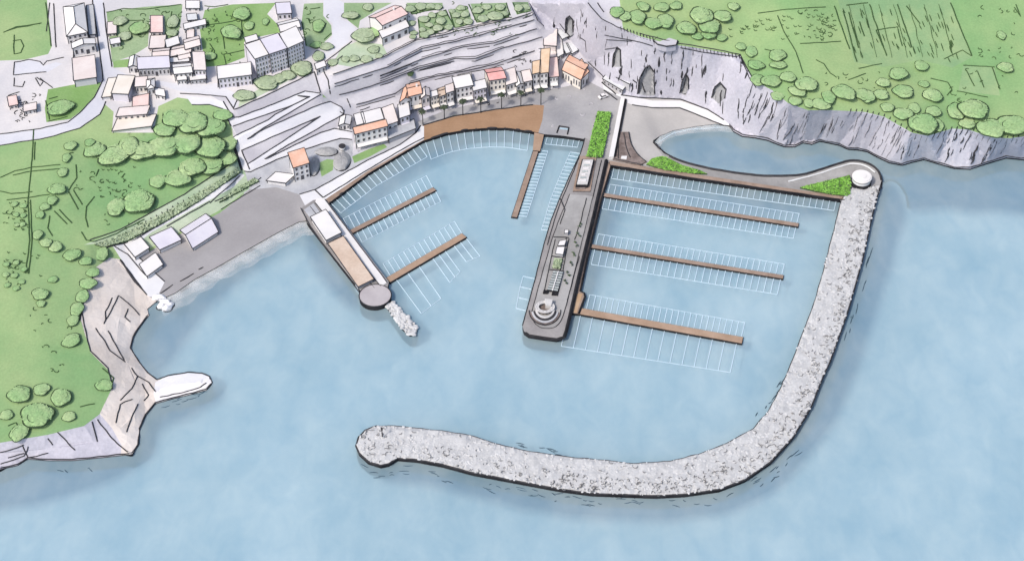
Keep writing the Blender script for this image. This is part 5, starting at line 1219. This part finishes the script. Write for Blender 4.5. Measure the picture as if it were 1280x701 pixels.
def tree(px, py, rx, ry, label, group, kind='pale', name='tree', cat='tree', low=False):
    global tree_n
    tree_n += 1
    g = drape(px, py + ry * 0.5, 0); k = mpp(px, py); a = rx * k
    hc = max(0.5, (0.24 if not low else 0.13) * a); b_ = ry * k / 0.74
    c = P(px, py, g.z + hc); base = drape(px, py, 0)
    c = P(px, py, base.z + hc)
    h = LANDBVH.ray_cast(Vector((c.x, c.y, 400)), Vector((0, 0, -1))); zb = h[0].z if h[0] is not None else base.z
    t = thing(name, label, cat, (c.x, c.y, zb), group)
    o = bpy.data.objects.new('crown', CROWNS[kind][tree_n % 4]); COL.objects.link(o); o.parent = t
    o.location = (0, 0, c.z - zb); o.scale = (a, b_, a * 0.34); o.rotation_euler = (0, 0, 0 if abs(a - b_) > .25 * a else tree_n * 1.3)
    tr = bpy.data.objects.new('trunk', TRUNK); COL.objects.link(tr); tr.parent = t; tr.scale = (a, a, max(.8, (c.z - zb) / .86))
    return t
ORD = ['first','second','third','fourth','fifth','sixth','seventh','eighth','ninth','tenth','eleventh','twelfth']
def cluster(where, group, items, kind='pale', name='tree', cat='tree', noun='tree', low=False):
    items = sorted(items); rs = sorted(i[2] for i in items); n = len(items)
    for k, (x, y, rx, ry) in enumerate(items):
        if n == 1: pos = ''
        elif k == 0: pos = 'leftmost '
        elif k == n - 1: pos = 'rightmost '
        else: pos = ORD[k] + ' from left, '
        size = 'broad ' if rx >= 12 else 'small ' if rx <= 6.5 else 'round '
        shape = 'wide ' if rx > ry * 1.45 else ''
        ki = kind if kind != 'mix' else ('pale', 'mid')[(k * 7 + int(x)) % 2]
        tree(x, y, rx, ry, f'{pos}{size}{shape}{noun} {where}', group, ki, name, cat, low)
GE = 'trees on the eastern clifftop'
cluster('of the group at the cliff head', GE, [(771,15,10,6),(781,20,7,7),(797,21,9,10),(804,8,9,5),(827,9,9,6)], 'mix')
cluster('above the first cave', GE, [(817,29,10,8),(832,26,9,10),(845,7,8,5)], 'mix')
cluster('behind the small balcony on the cliff edge', GE, [(858,35,12,8),(872,45,7,5),(877,19,15,10),(887,32,14,9),(886,43,9,6),(903,20,10,8),(902,47,6,5),(917,8,7,5)], 'mix')
cluster('at the bend of the cliff edge', GE, [(926,58,6,5),(939,64,7,8),(945,81,10,6),(972,69,11,7),(973,81,10,5)], 'mix')
cluster('in the group above the cove cliff', GE, [(947,100,8,8),(964,101,10,9),(972,120,8,6),(985,96,9,7),(994,126,8,6),(997,113,10,8)], 'mix')
cluster('in the group past the field line end', GE, [(1008,105,12,10),(1011,129,6,6),(1026,130,10,9),(1036,121,8,9),(1055,115,12,11),(1078,118,8,8)], 'mix')
cluster('behind the round tower on the clifftop', GE, [(1084,120,9,9),(1101,118,9,7),(1104,103,8,6),(1109,134,8,6),(1123,92,10,9)], 'mix')
cluster('above the cliff right of the tower', GE, [(1129,114,12,9),(1129,142,10,9),(1143,135,7,7),(1154,154,18,13),(1166,119,12,8),(1167,139,9,7),(1172,156,7,9)], 'mix')
cluster('standing alone in the upper field', GE, [(1152,82,8,7),(1155,105,6,5)], 'mid')
cluster('in the big group at the right cliff edge', GE, [(1195,139,10,11),(1209,154,10,7),(1217,136,17,13),(1239,160,17,12),(1267,156,17,15)], 'mix')
cluster('near the right edge of the upper field', GE, [(1252,44,5,6),(1257,84,9,7)], 'mix')
GW_ = 'trees of the western fields'
cluster('of the wood edge below the town', GW_, [(118,187,12,10),(142,193,20,13),(161,182,16,9),(176,188,18,12),(205,182,19,14)], 'pale', low=True)
cluster('of the dense wood below the upper road', GW_, [(206,161,13,10),(219,147,15,13),(240,152,18,15),(262,158,17,14),(278,143,10,9),(232,178,19,14),(262,183,19,14),(284,176,12,14)], 'pale', low=True)
cluster('of the lower wood above the hedge path', GW_, [(197,226,10,9),(222,222,15,12),(173,251,20,14),(145,258,11,12),(240,208,16,12),(262,206,16,12),(283,198,12,9)], 'pale', low=True)
cluster('in the curved row of hedge trees', GW_, [(47,293,6,6),(50,268,5,5),(56,258,6,5),(57,303,7,6),(69,308,8,7),(65,250,6,6),(71,236,9,8),(78,215,6,6),(83,197,5,6)], 'mix')
cluster('of the row ending at the beach path', GW_, [(90,318,11,7),(107,326,7,6),(127,317,8,9),(88,182,7,6),(112,178,6,5)], 'mix')
cluster('along the inland side of the pale rock shore', GW_, [(116,340,8,6),(110,354,9,8),(103,370,8,8),(96,386,8,9),(91,400,7,7),(89,425,10,9)], 'mid')
cluster('alone in the western meadow', GW_, [(50,367,9,8),(66,349,6,4),(51,379,6,4)], 'mid')
cluster('above the southwest cliff', GW_, [(24,492,14,10),(46,518,20,14),(52,486,10,7),(76,496,14,9),(86,520,8,6),(24,540,14,8),(130,481,9,8),(8,518,8,6)], 'mix')
cluster('of the small upper orchard in the west', 'small orchard trees in the western field', [(18,255,4,3.5),(29,257,4,3.5),(20,268,3.5,3),(29,269,3.5,3),(28,280,3.5,3),(21,281,3,2.6)], 'mid', noun='orchard tree')
cluster('of the small lower orchard in the west', 'small orchard trees in the western field', [(8,330,4,3),(20,328,4,3),(30,336,4,3),(7,343,4,3.5),(18,344,4,3.5),(27,352,4,3),(9,356,4,3),(20,360,4,3.2)], 'mid', noun='orchard tree')
GT = 'trees of the town gardens'
tree(75,134,13,12,'large dark ringed tree alone on the lawn by the left road', GT, 'mid')
tree(302,17,10,9,'round tree with spiral crown in the top garden', GT, 'mid')
cluster('beside the spiral crowned tree', GT, [(311,32,6,6),(332,27,4,5)], 'mid')
tree(262,70,7,6,'bushy tree in the garden left of the apartment block', GT, 'pale'); tree(289,40,14,8,'wide pale tree in the middle of the town garden', GT, 'pale')
tree(216,27,7,9,'dark bushy tree right of the rose pink roof', GT, 'olive'); tree(174,35,11,9,'dense tree left of the rose pink roof', GT, 'mid'); tree(215,41,7,5,'low bush below the dark tree by the rose pink roof', GT, 'olive'); tree(150,26,9,6,'dark green tree behind the tiny square house', GT, 'olive'); tree(156,45,8,6,'tree right of the tiny square house', GT, 'olive')
tree(398,32,7,9,'tall oval tree in the garden beside the lilac square', GT, 'mid'); tree(395,56,6,5,'small tree at the lower tip of that walled garden', GT, 'mid')
cluster('along the road by the apartment block', GT, [(398,70,7,7),(408,58,7,6),(416,78,6,5)], 'olive')
tree(455,44,14,10,'big spreading olive green tree left of the villa', GT, 'olive'); tree(469,40,9,7,'smaller tree touching the villa roof', GT, 'pale')
cluster('on the villa lawn', GT, [(432,74,5,4),(443,73,6,4.5),(458,74,7,5),(467,62,7,5),(474,70,4,3.5)], 'olive', 'bush', 'bush', 'domed bush', True)
cluster('above the road left of the villa roof', GT, [(438,19,10,5),(460,9,7,4.5)], 'olive')
GB = 'bushes along the wall above the zigzag road'
cluster('above the zigzag road wall', GB, [(305,119,13,7),(333,103,13,11),(349,98,8,7),(360,94,8,7),(377,85,14,9)], 'olive', 'bush', 'bush', 'bush', True)
GO = 'orchard trees above the terraces'
cluster('in the left orchard plot', GO, [(530,24,6,5),(540,19,4.5,4),(553,17,5,4),(536,31,4.5,4),(551,26,6,5),(547,35,6,4.5),(531,43,6,5),(538,40,5,4),(561,34,5,4),(528,37,4,3.5)], 'olive', noun='orchard tree')
cluster('in the middle orchard plot', GO, [(570,19,5,4),(576,10,5,4),(581,18,5,4.5),(574,27,4.5,4),(585,27,5.5,4.5),(565,14,3.5,3)], 'olive', noun='orchard tree')
cluster('in the right orchard plot', GO, [(597,13,6,5),(608,9,5,4.5),(625,9,6,4.5),(604,23,7,5),(619,20,10,6),(630,17,5,4)], 'olive', noun='orchard tree')
cluster('in the plot cut by the top edge', GO, [(513,11,6,5),(526,8,7,5),(538,8,6,4),(547,9,5,4)], 'olive', noun='orchard tree')
cluster('in the last plot beside the gully', GO, [(648,10,5,5),(656,9,6,5)], 'olive', noun='orchard tree')
cluster('between the villa and the left orchard plot', GO, [(514,29,5,4),(517,41,4,3.5),(516,46,4,3)], 'olive', 'bush', 'bush', 'clipped bush', True)
# dark shrub on the terraces
tree(513,92,4,4,'single black green shrub standing on the middle terrace', 'terrace shrubs', 'dark', 'shrub', 'shrub', True)

# hedges and planting beds: many leaves on a solid body
def bed(name, label, poly, h, mat_, cat, z=None, kind=None, dens=1.0, ls=0.55, edge=True, group=None):
    mb = MB(); rnd = random.Random(len(label)); pl = densify(poly, 3, True); n = len(pl)
    def gz(x, y): return z if z is not None else drape(x, y, 0).z
    base = [P(x, y, gz(x, y) + h) for x, y in pl]
    v = [Vector((x, y)) for x, y in pl]; xs = [p[0] for p in poly]; ys = [p[1] for p in poly]
    y = min(ys)
    while y < max(ys):
        x = min(xs)
        while x < max(xs):
            if inside((x, y), poly): v.append(Vector((x, y)))
            x += 3
        y += 3
    vo, eo, fo, *_ = delaunay_2d_cdt(v, [(i, (i + 1) % n) for i in range(n)], [], 1, .01)
    Wp = [P(q.x, q.y, gz(q.x, q.y) + h * (1 + (.35 * noise.noise(Vector((q.x * .5, q.y * .5, 1))) if i >= n else -.15))) for i, q in enumerate(vo)]
    fs = [tuple(f) if (Wp[f[1]] - Wp[f[0]]).cross(Wp[f[2]] - Wp[f[0]]).z > 0 else tuple(f)[::-1] for f in fo]
    mb.add(Wp, fs, 0)
    for i in range(n):
        p, q = Wp[i], Wp[(i + 1) % n]; mb.add([p, q, (q.x, q.y, q.z - h - 1), (p.x, p.y, p.z - h - 1)], [(0, 1, 2, 3)], 1)
    k = 0; area = abs(sum(poly[i][0] * poly[(i + 1) % len(poly)][1] - poly[(i + 1) % len(poly)][0] * poly[i][1] for i in range(len(poly)))) / 2
    while k < area * 1.1 * dens:
        x, y = rnd.uniform(min(xs), max(xs)), rnd.uniform(min(ys), max(ys))
        if not inside((x, y), poly): continue
        k += 1; p = P(x, y, gz(x, y) + h * rnd.uniform(1.0, 1.35)); leaf(mb, p, rnd.uniform(.5, 1.1) * ls, rnd, 0 if rnd.random() < .8 else 1)
    o = mb.build(name, [mat_, LEAF_D]); tag(o, label, cat, group, kind); return o
bed('hedge', 'vivid green hedge strip on the grey square beside the white wall', [(747,139),(764,140),(760,165),(753,196),(733,196),(739,170)], 1.6, LEAF_V, 'hedge')
bed('shrubbery', 'vivid green planting between slipway and cove', [(808,205),(815,198),(828,195),(838,199),(852,206),(875,213),(884,217),(862,216),(830,212)], 1.0, LEAF_V, 'planting', kind='stuff')
bed('shrubbery', 'vivid green wedge of planting beside the round tower', [(1000,234),(1020,229),(1045,223),(1062,219),(1064,229),(1062,245),(1035,242)], 1.2, LEAF_V, 'planting', kind='stuff')
bed('shrubbery', 'dark green planting on the pier between kiosks and pergola', [(693,322),(703,323.5),(700,335),(690.5,334)], 1.0, LEAF_O, 'planting', z=ZP + .15, kind='stuff')
bed('hedge', 'long clipped hedge along the path above the beach', [(118,305),(150,293),(200,269),(245,243),(298,209),(301,214),(250,250),(205,277),(160,300),(130,308)], 0.7, LEAF_O, 'hedge', dens=.45)
bed('hedge', 'short triangular hedge above the path near the hut', [(274,252),(300,232),(318,222),(324,226),(312,232),(290,244)], .9, LEAF_O, 'hedge', dens=.7)
# small dark shrubs in two lines along the pier
PS = [(726,281),(724,284),(722,293),(725,296),(719,304),(721,308),(716,317),(718,320),(713,329),(715,332),(709,341),(711,345),(706,352),(708,355)]
for k, (x, y) in enumerate(PS):
    q = P(x, y, ZP + .15); mb = MB(); rn = random.Random(k); mb.rod((0,0,0),(0,0,.5),.42,.5,8,1)
    for _ in range(26): leaf(mb, (rn.gauss(0,.32), rn.gauss(0,.32), .55 + abs(rn.gauss(0,.3))), .28, rn, 0)
    o = mb.build('potted_shrub', [LEAF_D, GREYW]); o.location = q; tag(o, f'tiny dark potted shrub, {ORD[k] if k < 12 else ("thirteenth" if k == 12 else "fourteenth")} counted down the right side of the pier', 'potted plant', 'potted shrubs along the pier')

# palms along the waterfront
def palm_crown(seed):
    rnd = random.Random(seed); mb = MB()
    for k in range(16):
        a = 2 * math.pi * k / 16 + rnd.uniform(-.15, .15); L = rnd.uniform(2.0, 2.7); up_ = rnd.uniform(.4, 1.0); d = Vector((math.cos(a), math.sin(a), 0)); sd = Vector((-d.y, d.x, 0))
        pts = [d * (L * t) + Vector((0, 0, up_ * 1.8 * t - 2.1 * t * t)) for t in (0, .25, .5, .75, 1)]
        wds = (.12, .42, .5, .36, .05); vs = []
        for p, w_ in zip(pts, wds): vs += [p - sd * w_ - Vector((0, 0, .12)), p + Vector((0, 0, .06)), p + sd * w_ - Vector((0, 0, .12))]
        fs = []
        for i in range(4): q = 3 * i; fs += [(q, q + 3, q + 4, q + 1), (q + 1, q + 4, q + 5, q + 2)]
        mb.add(vs, fs, 0)
    me = bpy.data.meshes.new('crown'); me.from_pydata(mb.v, [], mb.f); me.materials.append(mat('palm_leaf', (0.035,0.05,0.03), (0.07,0.09,0.055), .5)); return me
PCS = [palm_crown(s) for s in range(3)]
mb = MB(); mb.rod((0,0,-.3),(.05,0,.5),.3,.24,8); mb.rod((.05,0,.5),(0,0,1),.24,.2,8); mb.rod((0,0,.97),(0,0,1.02),.34,.3,8)
# unit trunk, stretched to each palm's height
PTR = bpy.data.meshes.new('trunk'); PTR.from_pydata(mb.v, [], mb.f); PTR.materials.append(INK)
PL = [(528.6,139,155,'first palm from the left, at the start of the brown terrace'),(555.5,133,149,'second palm along the brown terrace, before the cream houses'),(578.6,126,144,'third palm, in front of the white stepped house'),(601,123,141,'fourth palm, in front of the grey white house'),(627,118,136,'fifth palm, in front of the red roofed house'),(651,115,133,'sixth palm, beside the narrow white gable'),(676,112,131,'last palm on the right, at the corner of the terrace')]
for k, (x, yt, yb, lb) in enumerate(PL):
    b = drape(x, yb, 0); d = ray(x, yt); s = (b.y - CAM.y) / d.y; zt = (CAM + d * s).z
    t = thing('palm_tree', lb, 'palm', b, 'palms along the waterfront')
    o = bpy.data.objects.new('trunk', PTR); COL.objects.link(o); o.parent = t; o.scale = (1, 1, zt - b.z)
    o = bpy.data.objects.new('crown', PCS[k % 3]); COL.objects.link(o); o.parent = t; o.location = (0, 0, zt - b.z); o.rotation_euler = (0, 0, k * .7)

# grey rounded outcrops beside the orange house, with a white tank
def outcrop(label, px, py, rx, ry, hz):
    k = mpp(px, py); c = drape(px, py + ry * .6, 0); c = P(px, py, c.z); mb = MB(); n, m = 24, 7; vs = []
    for j in range(m + 1):
        f = j / m * math.pi / 2
        for i in range(n):
            a = 2 * math.pi * i / n; q = 1 + .12 * noise.noise(Vector((math.cos(a) * 2, math.sin(a) * 2, f * 2 + px)))
            vs.append((rx * k * math.cos(f) * math.cos(a) * q, ry * k / .75 * math.cos(f) * math.sin(a) * q, hz * math.sin(f) * q))
    fs = [(j * n + i, j * n + (i + 1) % n, (j + 1) * n + (i + 1) % n, (j + 1) * n + i) for j in range(m) for i in range(n)]
    mb.add(vs, fs, 0)
    mb.line([(rx * k * 1.02 * math.cos(a), ry * k / .75 * 1.02 * math.sin(a), .15) for a in [2 * math.pi * i / 24 for i in range(25)]], .55, 1)
    o = mb.build('rock_outcrop', [mat('outcrop_grey', (0.30,0.30,0.305), (0.40,0.40,0.40), .15, fine=.12, bump=.3), INK]); o.location = (c.x, c.y, c.z - .1); tag(o, label, 'rock', 'grey outcrops by the orange roofed house')
outcrop('tall oval grey outcrop right of the small lawn', 427, 202, 11, 13, 3)
outcrop('oval grey outcrop between the orange roofed house and the small lawn', 393, 208, 7, 13, 2.4)
outcrop('low long grey outcrop above the small lawn', 408, 190, 14, 6, 2)
q = drape(428, 187, 0); t = thing('water_tank', 'small white drum on top of the tall grey outcrop', 'tank', q, None)
mb = MB(); drum(mb, 1.7, -1, 2.4); mb.build('drum', ROOFW, t); mb = MB(); drum(mb, 1.9, 2.4, 2.7); drum(mb, 1.85, .6, .8); mb.build('rim', INK, t)

# parked car on the square
q = drape(754, 122, 0); t = thing('parked_car', 'small white car parked on the grey square below the hall', 'car', q); t.rotation_euler = (0, 0, R(28)); t.scale = (1.35, 1.35, 1.35)
mb = MB()
prof = [(-2.1,.35),(-2.15,.85),(-1.3,1.0),(1.2,1.0),(2.05,.85),(2.1,.35)]
mb.add([(x, s * .85, z) for s in (-1, 1) for x, z in prof], [(5,4,3,2,1,0),(6,7,8,9,10,11)] + [(i, (i + 1) % 6, 6 + (i + 1) % 6, 6 + i) for i in range(6)]); mb.build('body', CARW, t)
mb = MB(); top = [(-1.3,1.0,.8),(1.1,1.0,.8),(.5,1.55,.68),(-.9,1.55,.68)]
mb.add([(x, s * w_, z) for s in (-1, 1) for x, z, w_ in top], [(3,2,1,0),(4,5,6,7),(0,1,5,4),(1,2,6,5),(3,0,4,7)]); mb.build('windows', GLASS, t)
mb = MB(); mb.box((-.92,-.7,1.55),(1.45,0,0),(0,1.4,0),(0,0,.08)); mb.build('roof', CARW, t)
for x in (-1.3, 1.3):
    for s in (-1, 1):
        mb = MB(); mb.rod((x, s * .72, .34), (x, s * .92, .34), .34, None, 12); mb.build('wheel', TYRE, t)
for s in (-1, 1):
    mb = MB(); mb.box((2.06, s * .6 - .15, .62), (.06, 0, 0), (0, .3, 0), (0, 0, .18)); mb.build('headlight', GLAZE, t)
